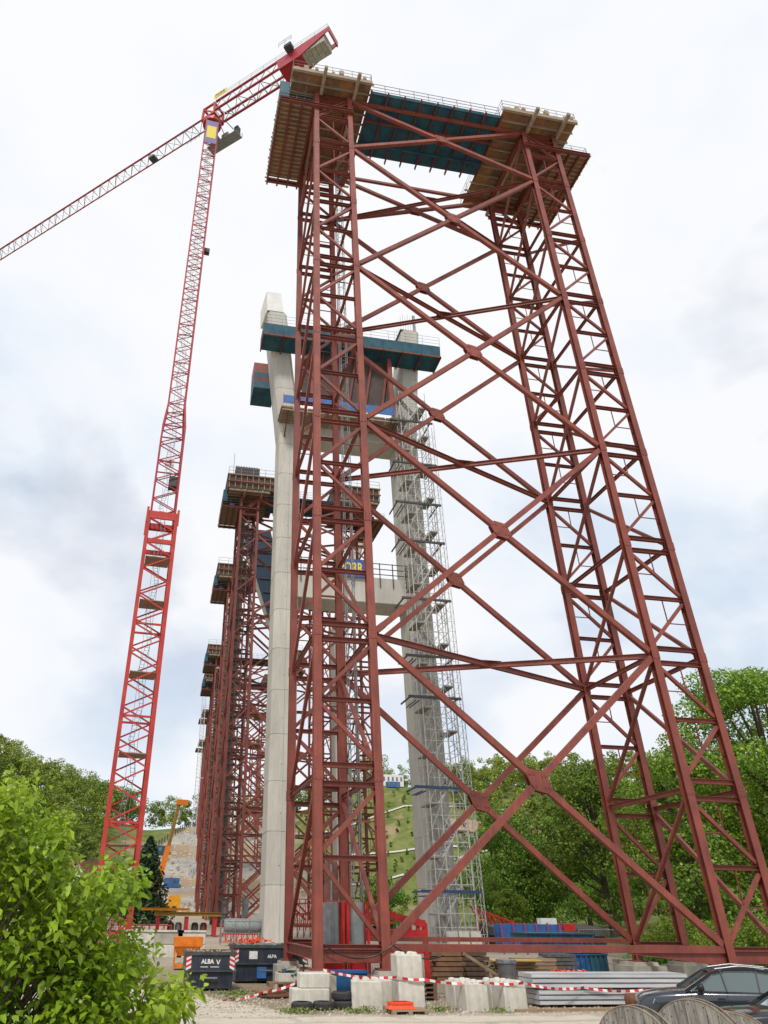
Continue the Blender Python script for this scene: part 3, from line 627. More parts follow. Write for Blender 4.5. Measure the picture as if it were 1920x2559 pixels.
MB().hexa([(9.2,83.2,43),(12.7,83.2,43),(12.7,84,43),(9.2,84,43),(3.2,83.2,61),(8.4,83.2,61),(8.4,84,61),(3.2,84,61)]).build('form_shell', navyf, BF)
for i in range(7): MB().bar((9.0-.78*i,83.1,44+i*2.5), (12.9-.55*i,83.1,44+i*2.5), .2).build('waler', darks, BF)
# ---------------------------------------------------------------- tower crane
CR = thing('tower_crane', 'tall bright red tower crane left of the piers, jib reaching out of the top left', 'tower crane', (-9.2,37.6,0))
CR.rotation_euler = (0,0,R(4))
def mast_section(w, z0, z1, bay, leg_w, dw, name, m_, w1=None, double=True):
    w1 = w if w1 is None else w1; a, c = w/2, w1/2; cs = [(-1,-1),(1,-1),(1,1),(-1,1)]
    mb = MB()
    for sx, sy in cs: mb.bar((sx*a,sy*a,z0), (sx*c,sy*c,z1), leg_w, leg_w, up=(0,1,0))
    mb.build(name+'_leg', m_, CR)
    n_ = max(1, round((z1-z0)/bay)); mb = MB()
    for i in range(n_):
        za, zb = z0+(z1-z0)*i/n_, z0+(z1-z0)*(i+1)/n_; ha = a+(c-a)*i/n_; hb = a+(c-a)*(i+1)/n_; hm = (ha+hb)/2; zm = (za+zb)/2
        for k in range(4):
            (ax, ay), (bx_, by) = cs[k], cs[(k+1)%4]
            A0 = Vector((ax*ha,ay*ha,za)); A1 = Vector((ax*hb,ay*hb,zb)); B0 = Vector((bx_*ha,by*ha,za)); Bm = Vector((bx_*hm,by*hm,zm))
            mb.bar(A0, Bm, dw); mb.bar(Bm, A1, dw)
            if i % 3 == 0 : mb.bar(A0, B0, dw*1.3)
    mb.build(name+'_lacing', m_ if w > 2.5 else crane_dred, CR)
mast_section(2.85, -1, 36.6, 3.0, .36, .13, 'lower_mast', crane_red)
mast_section(2.5, 36.6, 48.6, 2.6, .2, .09, 'middle_mast', crane_dred)
mast_section(2.5, 48.6, 52.0, 1.7, .2, .09, 'transition', crane_dred, w1=1.9)
mast_section(1.9, 52.0, 108.1, 2.1, .18, .07, 'upper_mast', crane_dred)
mb = MB()
for zz in (36.9, 33.9):
    hh_ = .42 if zz > 35 else .22
    for s in (-1, 1): mb.box(-1.5,s*1.42-.1,zz-hh_,1.5,s*1.42+.1,zz+hh_); mb.box(s*1.42-.1,-1.3,zz-hh_,s*1.42+.1,1.3,zz+hh_)
for sx in (-1,1):
    for sy in (-1,1): mb.box(sx*1.58-.12,sy*1.5-.12,35.9,sx*1.58+.12,sy*1.5+.12,37.7)
mb.build('climbing_collar', crane_red, CR)
for zz in (6, 13.2, 20.4, 27.5, 32.2):
    MB().box(-1.2,-1.2,zz,1.2,1.2,zz+.08).build('rest_platform', timber, CR)
mb = MB()
for i in range(36):
    z = -.5+i*3; 
    if z > 104: break
    sx = -.3 if i%2 else .3
    for s in (-.2,.2): mb.bar((sx+s,0,z), (-sx*.6+s,.1,z+3), .045)
    for k in range(9): mb.bar((sx-.2+(-sx*1.6)*k/9,0,z+k/3), (sx+.2+(-sx*1.6)*k/9,0,z+k/3), .03)
    for s in (-.35,.35): mb.bar((s,-.35,z), (s,-.35,z+3), .02); mb.bar((s,.35,z), (s,.35,z+3), .02)
mb.build('ladder', galv, CR)
SN = MB().box(-.5,-1.0,43.2,.5,-.94,44.5).build('number_sign', white, CR); text('4', 1.1, darks, SN, (0,-1.02,43.85), (R(90),0,0))
MB().box(.2,-.9,41.0,1.1,.2,42.2).build('switch_box', darks, CR)
MB().box(1.0,-.4,79.0,1.8,.3,79.7).build('floodlight', darks, CR)
B_ = MB().box(-.9,-1.12,102.0,.9,-1.08,107.6).build('mast_banner', mat('lilac_banner', (.22,.17,.34), (.16,.15,.30), rough=.7, scale=.6), CR)
MB().box(-.72,-1.15,103.2,.72,-1.13,106.2).build('banner_print', banner_y, B_)
mb = MB(); mb.lathe((0,0,108.0), (0,0,1), [(0,1.1),(0,1.45),(.5,1.5),(.5,1.2),(.9,1.25),(.9,.2)], 20); mb.build('slewing_ring', crane_red, CR)
JB = bpy.data.objects.new('jib_assembly', None); S.collection.objects.link(JB); JB.parent = CR
JB.location = (0,0,6.6); JB.rotation_euler = (0,0,R(137.6-4)); JB.empty_display_size = .1       # +x of this part is the jib direction
def truss(x0, x1, w, z0, z1, cw, dw, bay, name, m_, m2, par):
    mb = MB()
    for s in (-1, 1): mb.bar((x0,s*w/2,z0), (x1,s*w/2,z0), cw); 
    if z1 > z0:
        for s in ((-1,1) if w > 2 else (0,)): mb.bar((x0,s*w/2,z1), (x1,s*w/2,z1), cw)
    mb.build(name+'_chord', m_, par); mb = MB(); n_ = round(abs(x1-x0)/bay); st = (x1-x0)/n_
    for i in range(n_):
        a, c = x0+st*i, x0+st*(i+1); m = (a+c)/2; s = 1 if i%2 else -1
        mb.bar((a,-s*w/2,z0), (c,s*w/2,z0), dw); mb.bar((a,-w/2,z0), (a,w/2,z0), dw)
        for q in (-1, 1):
            tp = q*w/2 if w > 2 else 0
            mb.bar((a,q*w/2,z0), (m,tp,z1), dw); mb.bar((m,tp,z1), (c,q*w/2,z0), dw)
    mb.build(name+'_lacing', m2, par)
mb = MB()
for sx in (-1.2,1.2):
    for sy in (-1.1,1.1): mb.bar((sx,sy,102.3), (sx*.9,sy,105.3), .3)
    mb.bar((sx,-1.1,102.5), (sx,1.1,102.5), .35); mb.bar((sx*.9,-1.1,105.2), (sx*.9,1.1,105.2), .3)
for sy in (-1.1,1.1): mb.bar((-1.3,sy,102.5), (1.3,sy,102.5), .35); mb.bar((-1.2,sy,105.2), (1.2,sy,105.2), .3); mb.bar((-1.2,sy,102.6), (1.1,sy,105.1), .2)
mb.build('slewing_head', crane_red, JB)
truss(1.4, 66, 1.75, 103.2, 105.0, .17, .075, 1.9, 'jib', crane_dred, galv, JB)
truss(-1.4, -14.2, 2.3, 103.0, 105.2, .3, .09, 2.1, 'counter_jib', crane_dred, galv, JB)
mb = MB()
for s in (-1,1): mb.prism([(-13.4,s*1.25-.06,102.6),(-17.0,s*1.25-.06,102.6),(-22.0,s*1.25-.06,104.6),(-22.0,s*1.25-.06,105.6),(-13.0,s*1.25-.06,105.4)], (0,.12,0))
mb.box(-17.4,-1.2,102.9,-13.4,1.2,103.2); mb.box(-22.2,-1.35,104.3,-22.0,1.35,105.6); mb.build('counter_jib_box', crane_dred, JB)
for i in range(5): MB().box(-17.9-i*.84,-1.12,103.0,-17.12-i*.84,1.12,105.2).build('counterweight', conc3, JB)
mb = MB(); rails(mb, [(-1.5,1.35,105.3), (-22,1.35,105.3)], 1.1, 2, 2.2, .025); mb.build('guard_rail', galv, JB)
mb = MB(); mb.box(-16.2,1.4,105.2,-15.0,2.4,105.9); rails(mb, [(-16.6,2.8,105.2), (-14.4,2.8,105.2)], 1.2, 2, 1, .03); mb.build('winch_house', darks, JB)
SB = MB().box(-3.6,1.45,105.6,-1.2,1.5,106.8).build('jib_sign', banner_y, JB)
text('PORR', .85, banner_b, SB, (-2.4,1.55,106.2), (R(90),0,R(180)), sx=.9)
mbx = MB(); mbx.box(-3.6,-3.3,99.7,2.2,-1.7,99.82); rails(mbx, [(-3.6,-3.3,99.82), (2.2,-3.3,99.82)], 1.1, 2, 1.0, .035); mbx.build('cab_platform', galv, JB)
MB().hexa([(.4,-3.2,99.9),(1.9,-3.2,99.9),(1.9,-1.9,99.9),(.4,-1.9,99.9),(.4,-3.2,101.9),(1.6,-3.2,101.9),(1.6,-1.9,101.9),(.4,-1.9,101.9)]).build('cab', darks, JB)
MB().box(-1.6,-3.1,99.83,-.4,-2.0,101.4).build('switch_cabinet', galv, JB); MB().box(-3.4,-3.0,99.83,-2.7,-2.2,101.9).build('mirror_box', darks, JB)
mb = MB()
for x_ in (-2.6,-.8,1.2): mb.bar((x_,-2.2,101.4), (x_*.6,-1.2,103.2), .09)
mb.build('hanger', darks, JB)
MB().box(11.9,-.6,102.3,13.0,.6,102.8).build('trolley', darks, JB)
mb = MB(); rails(mb, [(3.4,.9,102.2), (6,.9,102.2)], 1.0, 2, .9, .03); rails(mb, [(3.4,-.9,102.35), (6,-.9,102.35)], .9, 2, .9, .03); mb.build('service_basket', galv, JB)
# ---------------------------------------------------------------- far thin tower crane mast and mobile crane
mb = MB(); bx0, by0 = 3.4, 196
for dx, dy in ((0,0),(1.1,0),(0,1.1),(1.1,1.1)): mb.bar((bx0+dx,by0+dy,1), (bx0+dx,by0+dy,62), .13)
for i in range(56):
    z = 1+i*1.09
    mb.bar((bx0,by0,z), (bx0+1.1,by0,z+1.09), .07); mb.bar((bx0+1.1,by0,z), (bx0+1.1,by0+1.1,z+1.09), .07); mb.bar((bx0,by0,z), (bx0+1.1,by0,z), .07)
mb.bar((bx0,by0,36), (bx0+6,by0,35.4), .16); tag(mb.build('crane_mast', mat('pale_mast', (.5,.5,.52), (.4,.4,.42), rough=.5, scale=2)), 'thin pale grey lattice mast far left of the red towers', 'mast')
MC = thing('mobile_crane', 'orange telescopic crane boom raised behind the dark conifer', 'mobile crane', (-5.2,128,1.2), R(20))
mb = MB(); mb.box(-4.5,-1.4,.7,4.5,1.4,1.9); mb.box(3.0,-1.3,1.9,4.5,1.3,3.0); mb.build('chassis', yellow, MC)
for sx in (-3.4,-1.4,1.2,3.2):
    for sy in (-1,1): MB().lathe((sx,sy*1.35,.65), (0,sy,0), [(-.2,.1),(-.2,.62),(.1,.65),(.1,.3),(.06,.05)], 16).build('wheel', rubber, MC)
mb = MB(); mb.bar((-.5,0,2.4), (1.3,-.5,11.5), .85, 1.0, mi=0); mb.build('boom_base', orange, MC)
MB().bar((1.25,-.5,11.2), (2.5,-1.2,19.4), .55, .65).build('boom_section', mat('boom_side', (.30,.16,.03), (.2,.11,.03), rough=.5, scale=2), MC)
MB().box(2.0,-1.7,18.9,4.2,-.8,19.9).build('boom_head', orange, MC)
# ---------------------------------------------------------------- trees
def tree(x, y, h, r, label, m_, nl=9000, leaf=.42, name='tree', trunk_h=.25, flat=1.0, group='broadleaf trees behind the yard', seed=0, asy=0):
    rr = random.Random(seed*13+int(x*7)); z = H1(x, y)-.3
    root = thing(name, label, 'tree', (x,y,z), 0, group); blobs = []; tips = []
    ch = h*(1-trunk_h)
    for k in range(46):
        a = rr.uniform(0, 2*math.pi); t_ = rr.random()**.8; prof = math.sin(math.pi*(.13+.82*t_))**.75
        q = r*prof*rr.uniform(.35,.95); br = r*rr.uniform(.17,.33)*(1.1-.35*t_)
        c = (math.cos(a)*q+asy*t_, math.sin(a)*q, h*trunk_h+ch*t_*.94); tips.append(c); blobs.append((*c, br*1.25, br*1.25, br*.72*flat))
    Pp, d = crown_points(nl, blobs); quads_mesh('crown', leafquads(Pp, leaf, .6, d), m_, root)
    mb = MB(); tr = max(.12, h*.022); mb.tube((0,0,-.5), (asy*.2,0,h*.42), tr, 10, tr*.7); mb.tube((asy*.2,0,h*.42), (asy*.5,0,h*.85), tr*.7, 8, tr*.15)
    for c in tips[::2]:
        zb = min(h*.8, max(h*trunk_h*.7, c[2]*.62)); mb.tube((asy*.3,0,zb), c, tr*.32, 6, tr*.07)
    mb.build('trunk', bark, root)
tree(49, 30, 25.5, 9.5, 'tallest maple at the right edge behind the outer tower leg', tleaf, 44000, .31, seed=1, trunk_h=.12)
tree(60, 38, 27, 10, 'big maple cut by the right edge of the photo', tleaf, 26000, .38, seed=2, trunk_h=.12)
tree(41, 33, 18.5, 6.5, 'maple crown left of the tallest maple, its twigs against the sky', tleaf, 24000, .3, seed=3, trunk_h=.12)
tree(42, 50, 18.3, 7.2, 'dark maple standing behind the inner right tower leg', tleaf_d, 22000, .34, seed=4, trunk_h=.08)
tree(35.8, 60, 13.2, 7.0, 'dome-shaped dark green tree above the blue form stacks', tleaf_d, 32000, .29, seed=5, trunk_h=.12)
tree(29, 47, 4.6, 2.1, 'small bright round tree in front of the dark dome-shaped tree', tleaf, 6000, .2, seed=6, trunk_h=.12)
tree(52, 72, 15, 7, 'mid green tree right of the dome-shaped tree', tleaf, 18000, .34, seed=7, trunk_h=.08)
tree(47, 90, 14, 6, 'yellow-green tree behind the dome-shaped tree', tleaf, 9000, .45, seed=8, trunk_h=.08)
tree(36, 27, 9.5, 4.6, 'low leafy tree between the right tower legs', tleaf_d, 12000, .32, seed=9, trunk_h=.04)
tree(47, 22, 10, 4.5, 'leafy tree right of the outermost tower leg', tleaf, 10000, .32, seed=10, trunk_h=.04)
tree(60, 60, 20, 7.5, 'tall green tree behind the maples at the right', tleaf_d, 12000, .48, seed=11, trunk_h=.06)
tree(70, 88, 21, 8, 'tree on the right hillside behind the upper brace crossing', tleaf, 10000, .5, seed=12, trunk_h=.06)
tree(58, 108, 17, 7, 'dark tree on the hill foot above the lower brace crossing', tleaf_d, 9000, .5, seed=13, trunk_h=.06)
tree(20.5, 62, 6.0, 3.0, 'small tree seen between the inner tower leg and the right pier leg', tleaf_d, 6000, .26, seed=14, trunk_h=.05)
def bushy(x, y, h, r, label, m_, nl, leaf, seed):
    rr = random.Random(seed); root = thing('bush', label, 'bush', (x,y,H1(x,y)-.1), 0, 'bushes at the yard edge'); bl = []
    for k in range(22): a = rr.uniform(0,6.28); q = r*rr.random()**.6; bl.append((math.cos(a)*q, math.sin(a)*q, h*rr.uniform(.15,.85)*(1-.4*q/r), r*.3, r*.3, h*.2))
    Pp, d = crown_points(nl, bl); quads_mesh('foliage', leafquads(Pp, leaf, .5, d), m_, root)
    mb = MB()
    for b_ in bl: mb.tube((b_[0]*.2,b_[1]*.2,0), b_[:3], .04, 5, .01)
    mb.build('stem', bark, root)
bushy(26, 17, 3.9, 2.6, 'light green bush just behind the two right concrete pads', tleaf, 9000, .17, 1)
bushy(31, 19, 4.4, 3.0, 'tall light bush behind the right tower legs', tleaf, 9000, .18, 2)
bushy(36, 16, 3.8, 3.0, 'bush above the roof of the dark estate car', tleaf, 9000, .17, 3)
bushy(43, 14, 4.0, 3.0, 'bush at the right edge behind the outer leg', tleaf_d, 7000, .18, 4)
bushy(24, 38, 1.8, 1.8, 'low clipped bush right of the stair scaffold foot', tleaf, 4000, .14, 5)
bushy(22, 12, 1.6, 1.8, 'low weeds between the two right concrete pads', tleaf_d, 4000, .13, 6)
# conifer left
CT = thing('conifer', 'dark narrow conifer behind the bush, at the foot of the orange boom', 'tree', (-7.0,72,-.4)); CT.scale = (1.3,1.3,1.12)
pts = []
for k in range(11000):
    t_ = rng.random()**1.3; a = rng.uniform(0,6.28); q = (2.9*(1-t_)**.8+.1)*rng.uniform(.25,1)*(1+.18*math.sin(a*7+t_*40)); pts.append((math.cos(a)*q, math.sin(a)*q, .3+8.6*t_-.25*q))
quads_mesh('crown', leafquads(np.array(pts), .34, .1), conifm, CT); MB().tube((0,0,-.3), (0,0,8), .2, 8, .03).build('trunk', bark, CT)
# hillside woods: one mass
def woods(name, label, pts_, qn, leaf, hh):
    out_ = []
    for (x, y) in pts_:
        z = H1(x, y); h = hh*rng.uniform(.7,1.25); r = h*rng.uniform(.26,.38); bl = []
        for k in range(9):
            a = rng.uniform(0,6.28); t_ = rng.random(); q = r*.62*math.sin(math.pi*(.2+.7*t_)); s = r*rng.uniform(.3,.5); bl.append((x+math.cos(a)*q, y+math.sin(a)*q, z+h*(.22+.72*t_), s, s, s*.75))
        Pp, d = crown_points(qn, bl); out_.append(leafquads(Pp, leaf, 1.3, d))
    o = quads_mesh(name, np.concatenate(out_), tleaf_f); tag(o, label, 'woodland', kind='stuff')
def jit(xa, xb, ya, yb, sp, cond=lambda x, y: True):
    r = []
    for x in np.arange(xa, xb, sp):
        for y in np.arange(ya, yb, sp):
            p, q = x+rng.uniform(-.45,.45)*sp, y+rng.uniform(-.45,.45)*sp
            if cond(p, q): r.append((p, q))
    return r
woods('hillside_wood', 'green wood covering the hill at the left', jit(-120,-15,165,290,5.0, lambda x,y: x < -19-(250-y)*.10 or y > 262), 620, .68, 11)
woods('hilltop_wood', 'line of trees along the top of the earth slope', jit(-20,170,262,292,6.5, lambda x,y: not (74 < x < 92 and y < 268)), 620, .6, 10.5)
woods('right_wood', 'green wood covering the hillside at the right', jit(72,230,110,262,7.5, lambda x,y: x > 92+(y-190)*.12 if y > 150 else x > 78), 600, .8, 11.5)
woods('valley_scrub', 'low green scrub at the foot of the hills', jit(-60,-14,95,160,5.5), 420, .7, 5)
woods('slope_scrub', 'low shrubs dotted over the grassy slope', [(x,y) for x,y in jit(40,95,148,245,5.2)], 130, .5, 2.0)
# ---------------------------------------------------------------- dogwood shrub in the foreground
SH = thing('dogwood_shrub', 'bright green leafy shrub filling the lower left foreground', 'shrub', (-8.0,-25.6,-1.6))
edge = [(-.9,-5.2),(-.2,-5.6),(.3,-5.85),(.62,-6.12),(.80,-5.98),(.95,-6.22),(1.08,-6.34),(1.2,-6.20),(1.3,-6.30),(1.42,-6.52),(1.52,-6.66),(1.62,-6.76),(1.7,-6.93),(1.82,-7.02),(1.95,-7.12)]
ez = np.array([e[0] for e in edge]); ex_ = np.array([e[1] for e in edge])
tw = []
def envelope(z): return np.interp(z, ez, ex_)
OUTL = [(-7.41, 1.73), (-7.27, 1.73), (-7.24, 1.8), (-7.18, 1.85), (-7.13, 1.82), (-7.07, 1.75), (-7.02, 1.64), (-6.96, 1.66), (-6.88, 1.65), (-6.79, 1.59), (-6.79, 1.54), (-6.87, 1.49), (-6.82, 1.43), (-6.73, 1.4), (-6.66, 1.31), (-6.59, 1.37), (-6.54, 1.4), (-6.45, 1.34), (-6.35, 1.33), (-6.29, 1.29), (-6.3, 1.21), (-6.4, 1.17), (-6.47, 1.12), (-6.6, 1.08), (-6.54, 1.02), (-6.41, 1.03), (-6.32, 1.0), (-6.25, 0.93), (-6.18, 0.88), (-6.1, 0.8), (-6.02, 0.78), (-5.95, 0.74), (-6.03, 0.71), (-6.0, 0.6), (-6.0, 0.36), (-7.09, 0.38)]
def inside(x, z):
    c = False; j = len(OUTL)-1
    for i in range(len(OUTL)):
        xi, zi = OUTL[i]; xj, zj = OUTL[j]
        if (zi > z) != (zj > z) and x < (xj-xi)*(z-zi)/(zj-zi)+xi: c = not c
        j = i
    return c
while len(tw) < 3900:
    d_ = rng.uniform(.82, 1.38); x0_ = rng.uniform(-7.6, -5.95); z0 = rng.uniform(.2, 1.95)
    if not inside(x0_+.07, z0+.05) or not inside(x0_+.02, z0+.08): continue
    if math.sin(x0_*9+z0*6)+math.sin(z0*13-x0_*11+1.3)+.8*math.sin(x0_*21+2)*math.sin(z0*25) < -.35 and rng.random() < .93: continue
    tw.append((-6.301+(x0_+6.301)*d_, -30.857+4.96*d_, 1.126+(z0-1.126)*d_))
for k in range(1000): tw.append((rng.uniform(-9.4,-7.6), rng.uniform(-26.6,-24.2), rng.uniform(-1.2,1.2)))
for k in range(600): tw.append((rng.uniform(-8.4,-7.0), rng.uniform(-25.8,-24.4), rng.uniform(-1.3,.3)))
tw = np.array(tw)-np.array([-8.0,-25.6,-1.6]); V = []; F = []
nleaf = 0
for c in tw:
    ax = np.array([rng.normal()*.5+.35, rng.normal()*.5-.25, rng.uniform(.2,1.1)]); ax /= np.linalg.norm(ax); Ln = rng.uniform(.10,.26)
    for k in range(8):
        t_ = k/7; base = c+ax*Ln*(t_-.3); a = k*2.4+rng.uniform(-.4,.4)
        s1 = np.cross(ax, [.3,.2,1.]); s1 /= np.linalg.norm(s1); s2 = np.cross(ax, s1)
        d = (s1*math.cos(a)+s2*math.sin(a))*.9+ax*.35+np.array([0,0,.02]); d /= np.linalg.norm(d)
        le = rng.uniform(.045,.080)*(.75+.25*(1-t_)); w_ = le*.27; nrm_ = np.cross(d, np.cross([0,0,1.]+rng.normal(size=3)*.35, d)); nrm_ /= np.linalg.norm(nrm_)
        sd_ = np.cross(d, nrm_); dr = np.array([0,0,-1.])*le*rng.uniform(.12,.45); b0 = base+d*.012
        V += [b0, b0+d*le*.35+sd_*w_+nrm_*w_*.30, b0+d*le*.35+dr*.2, b0+d*le*.35-sd_*w_+nrm_*w_*.30, b0+d*le*.72+sd_*w_*.72+dr*.6+nrm_*w_*.2, b0+d*le*.72+dr*.6, b0+d*le*.72-sd_*w_*.72+dr*.6+nrm_*w_*.2, b0+d*le+dr]
        i = nleaf*8; nleaf += 1
        F += [(i,i+1,i+2),(i,i+2,i+3),(i+1,i+4,i+5,i+2),(i+2,i+5,i+6,i+3),(i+4,i+7,i+5),(i+5,i+7,i+6)]
me = bpy.data.meshes.new('foliage'); me.from_pydata([tuple(v) for v in V], [], F); me.materials.append(leafm); me.polygons.foreach_set('use_smooth', [True]*len(F))
fo = bpy.data.objects.new('foliage', me); S.collection.objects.link(fo); fo.parent = SH
mb = MB()
for k in range(0, len(tw), 16):
    c = Vector(tw[k]); b0 = Vector((rng.normal()*.25, rng.normal()*.2, 0)); mid = b0.lerp(c, .55)+Vector((0,0,.25)); mb.tube(b0, mid, .014, 5, .008); mb.tube(mid, c, .008, 5, .003)
mb.build('branch', bark, SH)
um = []
for k in rng.choice(3900, 420, replace=False):
    for j in range(16): um.append(tw[k]+np.array([rng.normal()*.016, rng.normal()*.016, .05+rng.normal()*.006]))
quads_mesh('flower_head', leafquads(np.array(um), .016, 1.5), mat('cream_buds', (.50,.52,.22), (.42,.46,.16), rough=.7, scale=9), SH)
# ---------------------------------------------------------------- yard: concrete blocks
GB = 'stacked concrete interlocking blocks along the track'
def cblock(x, y, z, w, d, h, label, rz=0, studs=(2,2), cap=0):
    root = thing('concrete_block', label, 'concrete block', (x,y,z), rz, GB)
    MB().bevbox(-w/2,-d/2,0,w/2,d/2,h,.025).build('body', conc2, root)
    for i in range(studs[0]):
        for j in range(studs[1]):
            sx = -w/2+w*(i+.5)/studs[0]; sy = -d/2+d*(j+.5)/studs[1]
            MB().lathe((sx,sy,h-.002), (0,0,1), [(0,.13),(.05,.12),(.085,.07),(.085,0)], 16).build('stud', conc2, root, True)
G0 = -1.52
cblock(-.47, -.85, G0, 1.32, .7, .48, 'lower flat block of the pair under the front left tower foot, behind the tyres', studs=(0,0))
cblock(-.32, -.82, G0+.485, 1.05, .7, .44, 'upper block of the pair under the front left tower foot', studs=(0,0))
cblock(1.18, -2.45, G0, 1.02, .8, .80, 'single block with three studs right of the stacked tyres', rz=R(-12), studs=(3,2))
cblock(2.62, -2.55, G0+.0, .9, .8, .80, 'bottom block of the two-high column behind the orange tray', studs=(0,0))
cblock(2.6, -2.55, G0+.805, .88, .8, .74, 'top block of the two-high column, two studs on top', studs=(2,2))
cblock(1.95, -1.2, G0, .8, .8, .75, 'half hidden block between the studded block and the tall column', studs=(0,0))
cblock(4.55, -2.35, G0, .8, .8, .78, 'rear block of the left pair, right of the red post', rz=R(4))
cblock(4.62, -3.2, G0, .8, .8, .78, 'front block of the left pair, right of the red post', rz=R(4))
cblock(5.85, -2.35, G0, .85, .8, .78, 'rear block of the right pair, left of the steel sheet stack', rz=R(8))
cblock(5.95, -3.2, G0, .85, .8, .78, 'front block of the right pair, left of the steel sheet stack', rz=R(8), studs=(2,3))
# ---------------------------------------------------------------- tyres
def tyre(x, y, z, label):
    prof = [(0,.19),(0,.29),(.02,.325),(.05,.342),(.12,.348),(.19,.342),(.22,.325),(.24,.29),(.24,.19),(.22,.205),(.02,.205)]
    o = MB().lathe((0,0,0), (0,0,1), prof, 40, close=True)
    for i in range(40):
        a = 2*math.pi*i/40
        for zz in (.045,.12): o.bar((.338*math.cos(a),.338*math.sin(a),zz), (.352*math.cos(a+.05),.352*math.sin(a+.05),zz+.055), .02)
    o = o.build('tyre', rubber, None, False, (x,y,z)); tag(o, label, 'tyre', 'old car tyres on the gravel')
tyre(-1.08,-2.75,G0+.01,'old tyre lying leftmost of the four'); tyre(-.36,-2.68,G0+.01,'old tyre lying between the leftmost and the stacked ones')
tyre(.38,-2.45,G0+.01,'lower tyre of the stack of two beside the studded block'); tyre(.34,-2.42,G0+.26,'upper tyre of the stack of two')
# ---------------------------------------------------------------- pallet, tray
def pallet(x, y, z, label, rz=0, m_=wood):
    root = thing('pallet', label, 'pallet', (x,y,z), rz, 'wooden pallets in the yard')
    for i in range(7): MB().box(-.6,-.4+i*.117,.122,.6,-.4+i*.117+.095,.144).build('deck_board', m_, root)
    for xx in (-.53,0,.53):
        MB().box(xx-.07,-.4,0,xx+.07,.4,.022).build('runner', m_, root)
        for yy in (-.33,0,.33): MB().box(xx-.07,yy-.07,.022,xx+.07,yy+.07,.1).build('spacer', m_, root)
    for yy in (-.33,0,.33): MB().box(-.6,yy-.07,.1,.6,yy+.07,.122).build('stringer', m_, root)
pallet(2.13,-3.85,G0,'pale pallet under the orange-red tray')
TR = thing('plastic_tray', 'orange-red plastic base lying on the pallet', 'plastic base', (1.9,-3.9,G0+.15), R(3))
mb = MB(); mb.hexa([(-.44,-.24,0),(.44,-.24,0),(.44,.24,0),(-.44,.24,0),(-.36,-.17,.13),(.36,-.17,.13),(.36,.17,.13),(-.36,.17,.13)]); mb.build('base', plastic, TR)
mb = MB()
for a, c in (((-.36,-.17),(.36,-.17)),((.36,-.17),(.36,.17)),((.36,.17),(-.36,.17)),((-.36,.17),(-.36,-.17))): mb.bar((*a,.15), (*c,.15), .07, .06)
mb.build('rim', plastic, TR)
MB().box(-.22,-.06,.135,.22,.06,.2).build('socket', siter, TR)
pallet(3.9,.3,G0,'grey pallet lowest in the stack behind the left block pair', m_=ply2)
for i in range(3): pallet(3.9,.3,G0+.146*(i+1),['second grey pallet from the bottom of that stack','third grey pallet from the bottom of that stack','topmost grey pallet of the stack behind the left block pair'][i], R(2*i), ply2)
pallet(-.9,2.2,G0+.3,'dark pallet under the rubble pile beside the left tower foot', m_=ply2)
# ---------------------------------------------------------------- steel sheet stacks
def sheets(x0, x1, y0, y1, z0, nrow, h, label):
    root = thing('sheet_stack', label, 'steel sheets', (0,0,0), 0, 'stacks of long pale steel sheets')
    for i in range(nrow):
        z = z0+i*h; mb = MB(); e = random.uniform(-.05,.05)
        mb.prism([(x0+e,y0+.03,z+.012),(x0+e,y0,z+.03),(x0+e,y0,z+h*.80),(x0+e,y0+.05,z+h*.84),(x0+e,y0+.05,z+h*.92),(x0+e,y0+.02,z+h-.004),(x0+e,y1,z+h-.004),(x0+e,y1,z+.012)], (x1-x0,0,0))
        mb.build('sheet', alu, root)
    for x in (x0+.35, (x0+x1)/2, x1-.5): MB().box(x-.05,y0+.12,z0-.09,x+.05,y1-.05,z0+.008).build('bearer', wood, root)
sheets(7.3, 13.5, -2.6, -1.5, G0+.08, 3, .145, 'lower stack of long pale steel sheets behind the cable drums')
sheets(7.15, 13.2, -2.55, -1.45, G0+.56, 3, .145, 'upper stack of long pale steel sheets with a rusty stain')
mb = MB(); 
for i in range(3): mb.box(5.9+i*1.9,-3.75+.1*i,G0,7.75+i*1.9,-3.58+.1*i,G0+.09)
tag(mb.build('kerb_timber', wood), 'long pale squared timbers laid on the gravel in front of the steel sheets', 'timber')
# ---------------------------------------------------------------- barrier tape
def tape(pts, label, w=.075):
    mb = MB(); seg = []
    for a, c in zip(pts[:-1], pts[1:]):
        a, c = Vector(a), Vector(c); Ln = (c-a).length; n_ = max(2, int(Ln/.17))
        for i in range(n_): 
            s = lambda q: a.lerp(c, q)-Vector((0,0,.10*4*q*(1-q)*min(1,Ln/3)))
            seg.append((s(i/n_), s((i+1)/n_)))
    for i, (p, q) in enumerate(seg):
        tw_ = .02*math.sin(i*.8); mb.add([p+Vector((0,tw_,-w/2)), q+Vector((0,tw_,-w/2)), q+Vector((0,-tw_,w/2)), p+Vector((0,-tw_,w/2)), p+Vector((0,tw_+.002,-w/2)), q+Vector((0,tw_+.002,-w/2)), q+Vector((0,-tw_+.002,w/2)), p+Vector((0,-tw_+.002,w/2))], [(0,1,2,3),(7,6,5,4)], i%2)
    tag(mb.build('barrier_tape', [white, redst]), label, 'barrier tape')
tape([(.12,-.45,-.54), (2.1,-3.0,-.60), (3.05,-3.05,-.66), (5.1,-3.65,-.72), (6.3,-3.66,-.72), (9.0,-2.7,-.92), (11.4,-2.75,-.98)], 'red and white tape strung over the concrete blocks and the steel sheets')
